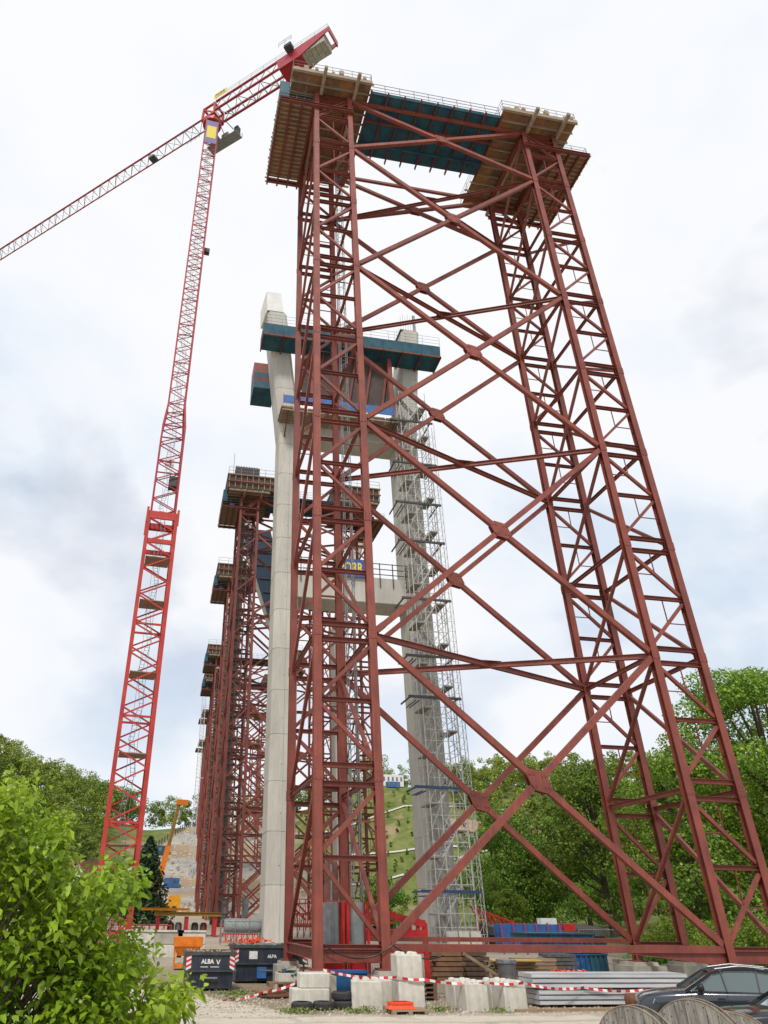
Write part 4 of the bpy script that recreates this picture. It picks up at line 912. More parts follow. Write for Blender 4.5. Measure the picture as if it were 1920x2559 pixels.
tape([(-.1,-.3,-.62), (-.7,-.2,-.9), (-1.9,.6,-1.28), (-3.1,.3,-1.47), (-4.2,-.2,-1.5)], 'loose red and white tape running down to the track at the left')
# ---------------------------------------------------------------- skips
def skip(x, y, z, w, d, h, label, fill, txt, rz=0):
    root = thing('waste_skip', label, 'skip', (x,y,z), rz, 'navy waste skips'); a = w/2; c = a*.93; e = d/2
    mb = MB(); mb.hexa([(-c,-e*.9,.08),(c,-e*.9,.08),(c,e*.9,.08),(-c,e*.9,.08),(-c,-e*.95,h*.5),(c,-e*.95,h*.5),(c,e*.95,h*.5),(-c,e*.95,h*.5)])
    mb.hexa([(-a,-e,h*.5+.001),(a,-e,h*.5+.001),(a,e,h*.5+.001),(-a,e,h*.5+.001),(-a,-e,h-.12),(a,-e,h-.12),(a,e,h-.12),(-a,e,h-.12)]); mb.build('tub', navy, root)
    mb = MB()
    for p, q in (((-a,-e),(a,-e)),((a,-e),(a,e)),((a,e),(-a,e)),((-a,e),(-a,-e))): mb.bar((*p,h-.05), (*q,h-.05), .11, .12)
    for p, q in (((-a,-e),(a,-e)),((a,-e),(a,e)),((-a,e),(-a,-e))): mb.bar((*p,h*.51), (*q,h*.51), .06, .05)
    mb.build('rim', darks, root)
    mb = MB()
    for i in range(2):
        sx = (-a+.02) if i == 0 else (a-.22)
        for k in range(6):
            z0 = h*.5+.03+k*.085; mb.add([(sx,-e-.012,z0),(sx+.2,-e-.012,z0+.09*(1 if i==0 else -1)+(0 if i==0 else .09)),(sx+.2,-e-.012,z0+.085+.09*(1 if i==0 else -1)+(0 if i==0 else .09)),(sx,-e-.012,z0+.085)] if i==0 else [(sx,-e-.012,z0+.09),(sx+.2,-e-.012,z0),(sx+.2,-e-.012,z0+.085),(sx,-e-.012,z0+.175)], [(0,1,2,3)], k%2)
    mb.build('warning_stripe', [white, redst], root)
    mb = MB(); mb.bar((a+.03,-e,h*.5), (a+.03,-e*.2,h*.8), .05); mb.bar((-a*.3,-e-.04,h*.34), (a*.3,-e-.04,h*.34), .05); mb.build('bar', galv, root)
    mb = MB(); 
    for k in range(60):
        u, v = random.uniform(-a*.9,a*.9), random.uniform(-e*.85,e*.85); ln = random.uniform(.15,.5); an = random.uniform(0,3.14) if fill != 'w' else R(90)+random.uniform(-.2,.2)
        zz = h-.13+random.uniform(0,.14); mb.bar((u-math.cos(an)*ln/2, max(-e*.9,min(e*.9,v-math.sin(an)*ln/2)), zz), (u+math.cos(an)*ln/2, max(-e*.9,min(e*.9,v+math.sin(an)*ln/2)), zz+random.uniform(-.05,.08)), .07, .05)
    mb.box(-a*.95,-e*.95,h-.3,a*.95,e*.95,h-.11); mb.build('waste', wood if fill == 'w' else mat('glass_rubble', (.25,.33,.30), (.12,.17,.16), rough=.4, scale=12), root)
    for (s, sz, px, pz) in txt: text(s, sz, white, root, (px,-e-.012,pz), (R(90),0,0), bold=.008)
    return root
s1 = skip(-3.62, 5.2, -1.5, 2.0, 2.4, 1.32, 'dark skip with striped corners and white lettering, full of wood scraps', 'w', [('ALBA', .21, -.12, .99)])
mb = MB(); mb.prism([(.22,-1.214,1.06),(.26,-1.214,1.06),(.31,-1.214,.95),(.36,-1.214,1.06),(.40,-1.214,1.06),(.33,-1.214,.90),(.29,-1.214,.90)], (0,.01,0)); mb.box(-.4,-1.214,.80,-.1,-1.205,.825); mb.box(.0,-1.214,.80,.35,-1.205,.825); mb.build('logo', white, s1)
s2 = skip(-.6, 8.8, -1.5, 3.4, 2.2, 1.45, 'blue skip behind the striped one, heaped with glassy rubble', 'g', [('ALBA', .17, .05, 1.02)])
mb = MB(); mb.box(-1.0,-1.114,.92,-.62,-1.105,1.22); mb.build('logo', white, s2); MB().box(-.62,-1.15,.2,-.2,-1.02,.62).build('hatch', brightblue, s2)
# rubble and board piles
def board_pile(x, y, z, n_, L_, w_, t_, label, m_, rz=0, rows=3, name='board_stack', yj=.03):
    root = thing(name, label, 'timber stack', (x,y,z), rz, 'stacks of boards and beams in the yard')
    for i in range(n_):
        r_w, k = divmod(i, rows); e = random.uniform(-.12,.12)
        MB().box(-L_/2+e, (k-rows/2)*w_*1.03, r_w*t_*1.02, L_/2+e, (k-rows/2)*w_*1.03+w_*.93, r_w*t_*1.02+t_*.82).build('board', m_, root)
    return root
board_pile(-1.45,1.7,-1.42,6,1.1,.28,.07,'tilted pile of brown boards at the gravel edge right of the skips',ply,R(24),3)
board_pile(-.9,1.3,-1.45,4,1.9,.14,.06,'long dark rusty beams under the tilted boards',rust,R(20),4)
mb = MB()
for k in range(46):
    x, y = -.35+random.gauss(0,.32), 3.0+random.gauss(0,.4); s = random.uniform(.08,.3); z = -1.15+random.uniform(0,.45)
    mb.hexa([(x+random.uniform(-s,s)*.5+dx*s, y+random.uniform(-s,s)*.4+dy*s, z+dz_*s*.5) for dx,dy,dz_ in ((-.5,-.5,0),(.5,-.5,0),(.5,.5,0),(-.5,.5,0),(-.4,-.4,1),(.5,-.4,1),(.4,.4,1),(-.5,.4,1))], random.choice((0,0,1,2)))
tag(mb.build('rubble_pile', [teal, conc3, rust]), 'heap of torn sheeting and broken bits beside the left tower foot', 'rubble')
MB_ = MB().box(-1.05,2.4,-1.5,-.1,3.4,-.82); tag(MB_.build('waste_crate', conc2), 'pale crate half buried behind the brown boards', 'crate')
# loose stones as gravel stuff
n_s = 5200; xs = rng.uniform(-6,12,n_s); ys = rng.uniform(-4.6,2.5,n_s)+rng.normal(size=n_s)*.4; keep = (ys > -4.9); xs, ys = xs[keep], ys[keep]
mb = MB()
for x, y in zip(xs, ys):
    s = abs(rng.normal())*.022+.012; z = -1.5-.0
    pv = [(x+s*rng.uniform(.6,1.3),y,z), (x,y+s*rng.uniform(.6,1.2),z), (x-s*rng.uniform(.6,1.3),y,z), (x,y-s*rng.uniform(.6,1.2),z), (x+s*.2,y,z+s*rng.uniform(.6,1.1))]
    mb.add(pv, [(0,1,4),(1,2,4),(2,3,4),(3,0,4)], int(rng.integers(0,3)))
tag(mb.build('gravel', [mat('stone_a',(.42,.37,.30),rough=.9), mat('stone_b',(.26,.22,.17),rough=.9), mat('stone_c',(.42,.38,.31),rough=.9)]), 'loose pale stones scattered beside the track', 'gravel', kind='stuff')
gp = []
for cx, cy, rr_, n_ in ((-1.4,-3.6,.9,500), (.5,-3.7,.6,260), (-2.6,2.6,1.2,600), (1.0,-3.2,.4,120), (3.4,-3.4,.5,200), (-3.0,.5,.8,160), (1.8,-3.4,.35,120), (5.3,-3.9,.6,120)):
    for k in range(n_): a = rng.uniform(0,6.28); q = rr_*abs(rng.normal())*.5; gp.append((cx+math.cos(a)*q, cy+math.sin(a)*q*.7, -1.5+rng.uniform(.01,.13)))
tag(quads_mesh('weeds', leafquads(np.array(gp), .075, .2), mat('weed_green', (.12,.19,.04), (.24,.27,.09), rough=.7, scale=3, island=.4)), 'sparse weeds sprouting at the foot of the blocks and skips', 'weeds', kind='stuff')
# ---------------------------------------------------------------- things inside and behind the left tower
for i, (x, lb) in enumerate(((1.28,'left one of the two upright grey pipes inside the left tower'), (2.35,'right one of the two upright grey pipes inside the left tower'))):
    o = MB().lathe((x,3.2,-.4), (0,0,1), [(0,0),(0,.29),(2.05,.29),(2.05,.26),(1.9,.0)], 24).build('steel_pipe', mat('grey_pipe',(.27,.30,.30),(.20,.22,.22),rough=.5,scale=2), smooth=False); tag(o, lb, 'pipe', 'upright grey pipes inside the tower foot')
tag(MB().lathe((1.28,3.22,1.66), (0,0,1), [(0,0),(0,.3),(.3,.34),(.8,.30),(1.3,.33),(1.5,.25),(1.5,0)], 9).build('mesh_wrap', mat('brown_mesh',(.26,.11,.08),(.15,.07,.055),rough=.8,scale=6)), 'brown netting bundle above the left upright grey pipe', 'netting')
RF = thing('red_prop_frame', 'crimson steel prop frame around the two grey pipes', 'prop frame')
mb = MB()
for x in (.85,1.72,1.92,2.78): mb.bar((x,3.0,-1.4), (x,3.0,1.7), .1); mb.bar((x,3.6,-1.4), (x,3.6,1.7), .1)
for z in (-.3,-.9): mb.bar((.8,3,z), (2.9,3,z), .12); 
mb.box(.95,3.0,-1.4,1.6,3.6,-.45); mb.box(2.05,3.0,-1.4,2.7,3.6,-.45); mb.build('frame', siter, RF)
mb = MB(); mb.tube((.45,2.0,-.4), (.45,2.0,3.0), .04, 6); mb.tube((1.0,2.0,-.4), (1.0,2.0,3), .04, 6); mb.box(.5,2.0,.0,.95,2.05,1.6); mb.build('panel', galv, RF)
RP = thing('red_portal', 'bright red steel portal frame right of the left tower foot', 'steel frame')
mb = MB(); mb.bar((6.95,8,-1.5), (6.95,8,.9), .22); mb.bar((3.6,8,1.35), (5.4,8,1.2), .28); mb.bar((5.4,8,1.15), (6.95,8,.85), .3); mb.bar((3.0,8,.45), (7.0,8,.45), .3); mb.bar((3.2,8,-.25), (7.0,8,-.3), .12)
for x in (4.2,5.0,6.2,6.6): mb.bar((x,8,.3), (x,8,1.1), .16)
mb.bar((3.2,7.9,.9), (5.4,7.9,.9), .1); mb.build('frame', siter, RP)
mb = MB(); pr = Vector((.2,-.28,.22))
for i in range(28):
    t_ = (i+1)/28; x = .2+4.6*t_; z = .22-.42*4*((t_*1.75)%1)*(1-((t_*1.75)%1)); q = Vector((x,-.28+.02*math.sin(i),z)); mb.tube(pr, q, .028, 6); pr = q
tag(mb.build('black_hose', black), 'black hose looped along the foot of the nearest tower', 'hose')
MB2 = MB(); MB2.box(9.4,-.02,.06,9.75,-.012,.12); tag(MB2.build('beam_sticker', white), 'small white sticker on the long red base beam', 'sticker') if False else None
# blue pallet box between blocks
bx = thing('blue_crate', 'blue steel crate half hidden behind the tyres', 'crate', (1.4,1.6,G0)); MB().box(-.8,-.4,.2,.8,.4,.85).build('body', blue, bx); MB().box(-.85,-.44,.78,.85,.44,.86).build('rim', brightblue, bx)
for x in (-.6,0,.6): MB().box(x-.05,-.45,0,x+.05,.45,.2).build('skid', blue, bx)
# ---------------------------------------------------------------- timber yard (between left and right legs)
def beam_stack(x, y, n_, L_, label, m_, rz=0, rows=4, w_=.2, t_=.2, z=None): return board_pile(x, y, H1(x,y) if z is None else z, n_, L_, w_, t_, label, m_, rz, rows, 'beam_stack')
beam_stack(8.3, 9.2, 30, 1.5, 'brown stack of short boards left of the leaning plank', ply2, 0, 5, .2, .2)
beam_stack(9.8, 9.6, 30, 1.4, 'darker stack of short boards right of the leaning plank', mat('dark_board',(.12,.075,.05),(.07,.05,.04),rough=.9,scale=5), 0, 5, .2, .2)
beam_stack(12.4, 10.4, 20, 2.2, 'weathered beam stack topped by fresh yellow timbers', wood, R(3), 4, .22, .15)
beam_stack(12.2, 9.9, 6, 2.6, 'layer of fresh yellow timbers on the weathered beam stack', wood_y, R(-4), 6, .15, .07, -.72)
beam_stack(14.0, 11.6, 20, 2.4, 'pale beam stack behind the yellow timbers', wood, R(2), 4, .22, .17)
beam_stack(15.8, 12.2, 24, 1.6, 'tall grey stack of form panels beside the blue form boxes', mat('grey_panel',(.13,.13,.12),(.07,.07,.07),rough=.8,scale=5), 0, 4, .3, .17)
beam_stack(20.6, 12.6, 16, 1.9, 'mixed old beams right of the blue form boxes', timber, R(5), 4, .25, .19)
beam_stack(22.0, 12.8, 8, 2.0, 'low heap of yellowed round poles behind the left pad', wood_y, R(12), 4, .18, .15)
mb = MB(); mb.bar((8.9,8.2,-.35), (10.9,8.2,-1.45), .14, .14); tag(mb.build('leaning_plank', wood), 'single brown plank leaning across the dark board stacks', 'plank')
mb = MB()
for k in range(46): x = 15.2+random.gauss(0,.5); y = 10.4+random.gauss(0,.2); mb.tube((x,y,-1.4+random.uniform(0,.25)), (x+random.uniform(-.2,.2),y+random.uniform(-.2,.2),-1.35+random.uniform(0,.25)), .05, 6)
tag(mb.build('coupler_heap', plastic), 'heap of small orange-red scaffold couplers', 'coupler heap')
gd = thing('grey_machine', 'round grey metal drum standing by the weathered beams', 'metal drum', (10.9,7.9,G0)); MB().lathe((0,0,0), (0,0,1), [(0,0),(0,.32),(.15,.3),(.2,.42),(.75,.42),(.8,.5),(.95,.48),(.95,0)], 20).build('body', galv, gd)
# blue form boxes
def fbox(x, y, z, w, d, h, label, m_):
    root = thing('form_box', label, 'form box', (x,y,z), 0, 'blue steel form boxes stacked in the yard'); MB().box(-w/2,-d/2,0,w/2,d/2,h).build('shell', m_, root)
    for i in range(4): MB().box(-w/2+.1+i*(w-.3)/3,-d/2-.06,.04,-w/2+.2+i*(w-.3)/3,-d/2-.003,h-.04).build('rib', m_, root)
    MB().box(-w/2-.04,-d/2-.09,h-.06,w/2+.04,d/2+.05,h+.012).build('flange', m_, root)
fbox(17.85,15.0,-1.45,1.3,2.4,.88,'lower left dark blue form box',blue); fbox(19.2,15.2,-1.45,1.2,2.4,.88,'lower right darker box standing in for the shaded side of the lower left box',teal)  # right box is the left one's shaded face, given a darker colour
fbox(17.0,15.0,-.53,2.7,2.4,.62,'upper left dark blue form box',blue); fbox(19.2,15.2,-.53,1.5,2.4,.62,'upper right darker box standing in for the shaded side of the upper left box',teal)  # dark right part paints the shaded face as a separate box
fbox(17.3,15.4,.14,4.2,2.2,.28,'long teal form lying across the blue boxes',teal)
fr = thing('blue_frame_rack', 'bright blue rack with magenta uprights left of the blue form boxes', 'rack', (18.4,22.0,-.9)); fr.scale = (.72,1,.9)
for i in range(3): MB().box(-2.2,-.5+i*.5,.4,3.9,-.45+i*.5,1.9).build('blue_sheet', brightblue, fr)
for i in range(6): MB().box(-2.2+i*1.15,-.62,.0,-2.1+i*1.15,-.52,2.0).build('upright', mat('magenta_post',(.35,.05,.15)), fr)
MB().box(2.4,.2,1.9,4.0,.8,2.3).build('white_box', render_w, fr); MB().box(4.2,-.4,1.5,5.4,.6,1.95).build('red_box', siter, fr)
sh = thing('long_shed', 'long low dark shed roof behind the blue rack', 'shed', (25.5,33,H1(25,33))); MB().box(-4.6,-1.5,-.8,4.6,1.5,1.1).build('wall', mat('shed_wall',(.06,.055,.05),(.10,.09,.08),rough=.9,scale=2), sh); MB().hexa([(-4.9,-1.9,1.1),(4.9,-1.9,1.1),(4.9,1.9,1.1),(-4.9,1.9,1.1),(-4.8,-1.8,1.6),(4.8,-1.8,1.6),(4.8,1.8,1.9),(-4.8,1.8,1.9)]).build('roof', mat('shed_roof',(.10,.095,.085),(.06,.055,.05),rough=.9,scale=1.5), sh)
rs = thing('red_rack', 'slanting bright red steel rack at the foot of the stair scaffold', 'rack', (21.4,34,0.2)); mb = MB()
for i in range(8): mb.bar((-.8+i*.42,0,.0), (-1.3+i*.42,0,1.6-i*.14), .13)
mb.bar((-1.5,0,1.7), (2.6,0,.5), .14); mb.bar((-1,0,0), (2.6,0,0), .14); mb.build('frame', siter, rs)
for i in range(3): fo_ = tag(MB().box(16.3+i*.95,30.2,-.9,17.1+i*.95,30.5,.25).build('concrete_post', conc2), ['left','middle','right'][i]+' pale slab at the foot of the stair scaffold', 'slab', 'pale slabs at the scaffold foot')
fe = thing('mesh_fence', 'thin mesh fence in front of the green bushes', 'fence', (21.6,20,-1.4)); mb = MB()
for i in range(7): mb.tube((i*3,i*-.3,0), (i*3,i*-.3,2.0), .03, 5)
for z in (.1,1.0,1.95): mb.tube((0,0,z), (18,-1.8,z), .02, 4)
for i in range(110): mb.tube((i*.163,-i*.0163,.1), (i*.163,-i*.0163,1.95), .006, 3)
mb.build('mesh', galv, fe)
# ---------------------------------------------------------------- left background yard
OS = thing('hopper', 'orange steel hopper behind the striped skip', 'hopper', (-4.15,17.0,-1.4)); 
MB().hexa([(-.35,-.4,.55),(.25,-.4,.55),(.25,.4,.55),(-.35,.4,.55),(-.55,-.6,1.0),(.95,-.6,1.0),(.95,.6,1.0),(-.55,.6,1.0)]).build('funnel', orange, OS)
MB().box(-.6,-.62,1.0,1.0,.62,1.45).build('tub', orange, OS)
mb = MB()
for x, y in ((-.5,-.5),(.4,-.5),(-.5,.5),(.9,.5)): mb.bar((x,y,0), (x,y,1.1), .07)
mb.box(-.5,-.5,0,.3,.5,.18); mb.build('leg', orange, OS)
for i, (x, lb) in enumerate(((-6.3,'pale concrete wall element left of the orange hopper'), (-4.4,'pale concrete wall element just behind the orange hopper'), (-2.9,'pale concrete wall element right of the orange hopper'))):
    w_ = thing('wall_element', lb, 'wall element', (x-.4,26.5,-1.35), 0, 'pale precast wall elements'); MB().bevbox(-.92,-.4,0,.95,.4,.72,.03).build('base', conc2, w_); MB().bevbox(-.95,-.35,.73,.95,.35,1.45,.05).build('upper', conc3 if i == 1 else conc2, w_)
    MB().box(-.97,-.42,1.45,.97,.42,1.55).build('cap', conc2, w_)
def frame_rack(x, y, z, w, h, label, m_, n_=9):
    o = MB()
    for k in range(n_+1): xx = x-w/2+w*k/n_; o.bar((xx,y,z), (xx,y,z+h), .08); o.bar((xx,y,z+h), (xx,y+1.2,z+h), .07)
    for zz in (z, z+h*.5, z+h): o.bar((x-w/2,y,zz), (x+w/2,y,zz), .1)
    for k in range(n_): o.bar((x-w/2+w*k/n_,y+.1,z), (x-w/2+w*(k+1)/n_,y+.1,z+h), .05)
    tag(o.build('steel_rack', m_), label, 'steel rack', 'red steel racks at the back of the yard')
frame_rack(-7.0,42,-.9,5.5,1.2,'row of bright red steel racks behind the shrub',siter); frame_rack(-9.8,40,-.9,3.5,1.5,'red rack half hidden by the shrub',siter,6)
frame_rack(1.4,40,-.9,3.2,1.3,'red rack behind the skips',siter,7); frame_rack(9.0,46,-.7,5.5,2.0,'dark red rack seen through the left tower',steel,9); frame_rack(11.2,58,-.3,4,3.0,'tall red rack seen below the lower crossbeam',siter,6)
lb = thing('yellow_beam_stack', 'long brown and yellow beams on trestles at the foot of the second tower', 'beam stack', (-2.6,46,-.6))
for k in range(4): MB().ibeam((-3.2+k*.3,k*.5,1.75+.0*k), (3.0,k*.5,1.75), .3, .32).build('beam', mat('ochre_beam',(.34,.20,.03),(.22,.13,.03),rough=.7,scale=2), lb)
for k in range(4): MB().ibeam((-4.4,.2+k*.5,2.12), (.0,.2+k*.5,2.12), .25, .2).build('upper_beam', yellow, lb)
for x in (-2.8,-.2,2.4): MB().box(x-.15,0,0,x+.15,2,1.55).build('trestle', siter, lb)
for x, m_ in ((-1.6,darks),(-.9,galv),(.6,darks),(1.4,rust)): MB().lathe((x,.8,0), (0,0,1), [(0,0),(0,.3),(.9,.32),(1.1,.2),(1.1,0)], 12).build('drum', m_, lb)
gt = thing('wrapped_bundle', 'bundle wrapped in grey mesh sheeting behind the blue skip', 'bundle', (1.2,36,-.9)); mb = MB(); mb.lathe((-1.5,0,1.3), (1,0,0), [(0,0),(.05,.45),(.3,.5),(2.7,.5),(3.1,.4),(3.2,0)], 14); mb.build('wrap', mat('grey_mesh',(.30,.33,.32),(.16,.18,.18),rough=.7,scale=9), gt, True)
mb = MB(); 
for x in (-1.7,-.6,.5,1.5): mb.bar((x,-.5,0), (x,-.5,1.7), .05); mb.bar((x,.5,0), (x,.5,1.7), .05)
mb.bar((-1.7,-.5,1.7), (1.5,-.5,1.7), .04); mb.bar((-1.7,-.5,.8), (1.5,-.5,.8), .05); mb.build('cage', galv, gt)
mb = MB()
for k in range(40): x = 1.4+random.gauss(0,.8); mb.bar((x,31+random.uniform(-.4,.4),-.75+random.uniform(0,.4)), (x+random.uniform(-.5,.5),31+random.uniform(-.3,.3),-.7+random.uniform(0,.4)), .1, .06)
tag(mb.build('plastic_heap', plastic), 'heap of orange-red plastic parts above the blue skip', 'plastic heap')
for i, (x, lb_) in enumerate(((1.2,'left grey pipe standing in the foot of the second red tower'), (3.6,'right grey pipe standing in the foot of the second red tower'))):
    tag(MB().lathe((x+1.2,66,-.4), (0,0,1), [(0,0),(0,.4),(3.2,.4),(3.2,0)], 20).build('steel_pipe', mat('grey_pipe',(.27,.30,.30)), None), lb_, 'pipe', 'grey pipes in the second tower foot')
AT = thing('access_tower', 'brownish grey scaffold shaft inside the left legs of the second tower', 'access tower', (2.0,66.2,-.3)); mb = MB()
for dx in (-.75,0,.75):
    for dy in (-.75,.75): mb.bar((dx,dy,0), (dx,dy,53), .08)
for i in range(36):
    z = i*1.5
    mb.box(-.75,-.75,z,.75,.75,z+.05); mb.bar((-.75,-.75,z), (.75,-.75,z+1.5), .06); mb.bar((-.75,-.75,z+1), (.75,-.75,z+1), .05); mb.bar((.75,-.75,z), (.75,.75,z+1.5), .06); mb.box(-.74,.2,z,.2,.22,z+1.4)
mb.build('lattice', mat('brown_grey_scaffold',(.17,.14,.13),(.10,.09,.085),rough=.7,scale=2), AT); copy_tree(AT, 'brownish grey scaffold shaft inside the third tower', (3.6,98.7,-.2)); copy_tree(AT, 'brownish grey scaffold shaft inside the fourth tower', (5.2,146.5,.2))
HO = thing('house', 'white gabled house with red tiled roof, half hidden by the shrub', 'house', (-16.2,80,0), R(-18))
MB().prism([(-2.4,0,0),(2.4,0,0),(2.4,0,4.0),(0,0,6.9),(-2.4,0,4.0)], (0,8,0)).build('wall', render_w, HO)
mb = MB(); mb.hexa([(-2.9,-.4,3.6),(0,-.4,7.05),(0,8.4,7.05),(-2.9,8.4,3.6),(-2.9,-.4,3.8),(0,-.4,7.25),(0,8.4,7.25),(-2.9,8.4,3.8)]); mb.hexa([(2.9,-.4,3.6),(0,-.4,7.05),(0,8.4,7.05),(2.9,8.4,3.6),(2.9,-.4,3.8),(0,-.4,7.25),(0,8.4,7.25),(2.9,8.4,3.8)]); mb.build('roof', tile, HO)
MB().box(-.5,-.03,1.2,.5,.0,2.6).build('window', glass, HO)
H2 = thing('house', 'long red-tiled roof left of the white gable', 'house', (-20.5,84,0), R(-18)); MB().box(-4,0,0,2.6,7,4.2).build('wall', render_w, H2)
mb = MB(); mb.hexa([(-4.5,-.5,4.0),(3,-.5,4.0),(2.4,3.5,7.2),(-3.9,3.5,7.2),(-4.5,-.5,4.2),(3,-.5,4.2),(2.4,3.5,7.4),(-3.9,3.5,7.4)]); mb.hexa([(-4.5,7.5,4.0),(3,7.5,4.0),(2.4,3.5,7.2),(-3.9,3.5,7.2),(-4.5,7.5,4.2),(3,7.5,4.2),(2.4,3.5,7.4),(-3.9,3.5,7.4)]); mb.build('roof', tile, H2)
def cabin(x, y, w, h, label, m_):
    r = thing('site_container', label, 'container', (x,y,H1(x,y)), 0, 'site containers on the hillside'); MB().box(-w/2,-1.2,0,w/2,1.2,h).build('body', m_, r)
    k = max(2, int(w/1.6)); 
    for i in range(k): MB().box(-w/2+.4+i*w/k,-1.23,h*.45,-w/2+.4+i*w/k+.7,-1.2,h*.8).build('window', glass, r)
cabin(81, 252, 8.5, 4.2, 'pale two-storey site container at the top of the grass slope', render_w); cabin(80, 248, 5, 2.0, 'blue container in front of the pale one on the hilltop', brightblue)
cabin(-14.5, 150, 7, 2.4, 'blue container left behind the crane mast', blue); cabin(-24, 152, 8, 2.2, 'pale container left of the blue one behind the crane mast', render_w)
cabin(-1.2, 186, 4, 2.2, 'blue container on the terrace beside the orange boom', brightblue); cabin(-6.5, 215, 9, 2.4, 'teal container row on the upper terrace', teal)
# terrace retaining walls and white paths on the slopes
for k, (y, xa, xb) in enumerate(((182,-16,20), (206,-14,24))):
    z = H1(3, y); tag(MB().box(xa,y,z-.6,xb,y+.5,z+.7).build('retaining_wall', mat('pale_wall',(.42,.41,.40),(.33,.32,.31),rough=.8,scale=1)), ['lower','upper'][k]+' pale terrace wall crossing the earth slope', 'wall', 'terrace walls on the earth slope')
mb = MB()
for i in range(26):                         # safety fence following the edge between grass and cutting
    x = -13+i*.85; zt_ = 24.2+.9*x; ys_ = np.linspace(150, 262, 450); hz_ = hgt(np.full(450, x), ys_); y = float(ys_[np.argmin(abs(hz_-zt_))]); p_ = Vector((x,y,H1(x,y)))
    mb.tube(p_-Vector((0,0,.2)), p_+Vector((0,0,1.9)), .14, 4)
    if i: mb.bar(q_p+Vector((0,0,1.5)), p_+Vector((0,0,1.5)), .09); mb.bar(q_p+Vector((0,0,.8)), p_+Vector((0,0,.8)), .09)
    q_p = p_
tag(mb.build('safety_fence', darks), 'thin dark fence along the edge between grass and bare cutting, beyond the orange boom', 'fence')
mb = MB()
for i in range(1700):                       # stones and spoil scattered over the cutting
    x = rng.uniform(-15, 34); y = rng.uniform(152, 250); z = H1(x, y)
    if z-.9*x > 23: continue
    s_ = abs(rng.normal())*.35+.15; mb.add([(x+s_,y,z-.1),(x,y+s_,z-.1),(x-s_,y,z-.1),(x,y-s_,z-.1),(x+s_*.2,y,z+s_*.8)], [(0,1,4),(1,2,4),(2,3,4),(3,0,4)], int(rng.integers(0,3)))
tag(mb.build('spoil', [MATS['stone_a'], MATS['stone_b'], MATS['stone_c']]), 'stones and spoil scattered over the bare cutting', 'spoil', kind='stuff')
def path(pts, w, m_, name='path'):
    mb = MB(); q = []
    for a, c in zip(pts[:-1], pts[1:]):
        for i in range(12): t_ = i/12; q.append((a[0]+(c[0]-a[0])*t_, a[1]+(c[1]-a[1])*t_))
    for (xa, ya), (xb, yb) in zip(q[:-1], q[1:]): mb.add([(xa,ya-w/2,H1(xa,ya-w/2)+.35), (xb,yb-w/2,H1(xb,yb-w/2)+.35), (xb,yb+w/2,H1(xb,yb+w/2)+.35), (xa,ya+w/2,H1(xa,ya+w/2)+.35)], [(0,1,2,3)])
    struct(mb.build(name, m_))
pm = mat('pale_path', (.5,.49,.45), (.42,.40,.36), rough=.9, scale=2)
path([(40,205),(70,200),(95,194)], 1.0, pm); path([(42,184),(66,187),(95,194)], 1.0, pm); path([(40,222),(80,226),(120,222)], 1.0, pm)
path([(78,214),(100,208),(118,200)], 9, mat('bare_earth', (.36,.25,.16), (.28,.2,.13), rough=.95, scale=.8), 'earth_cut')
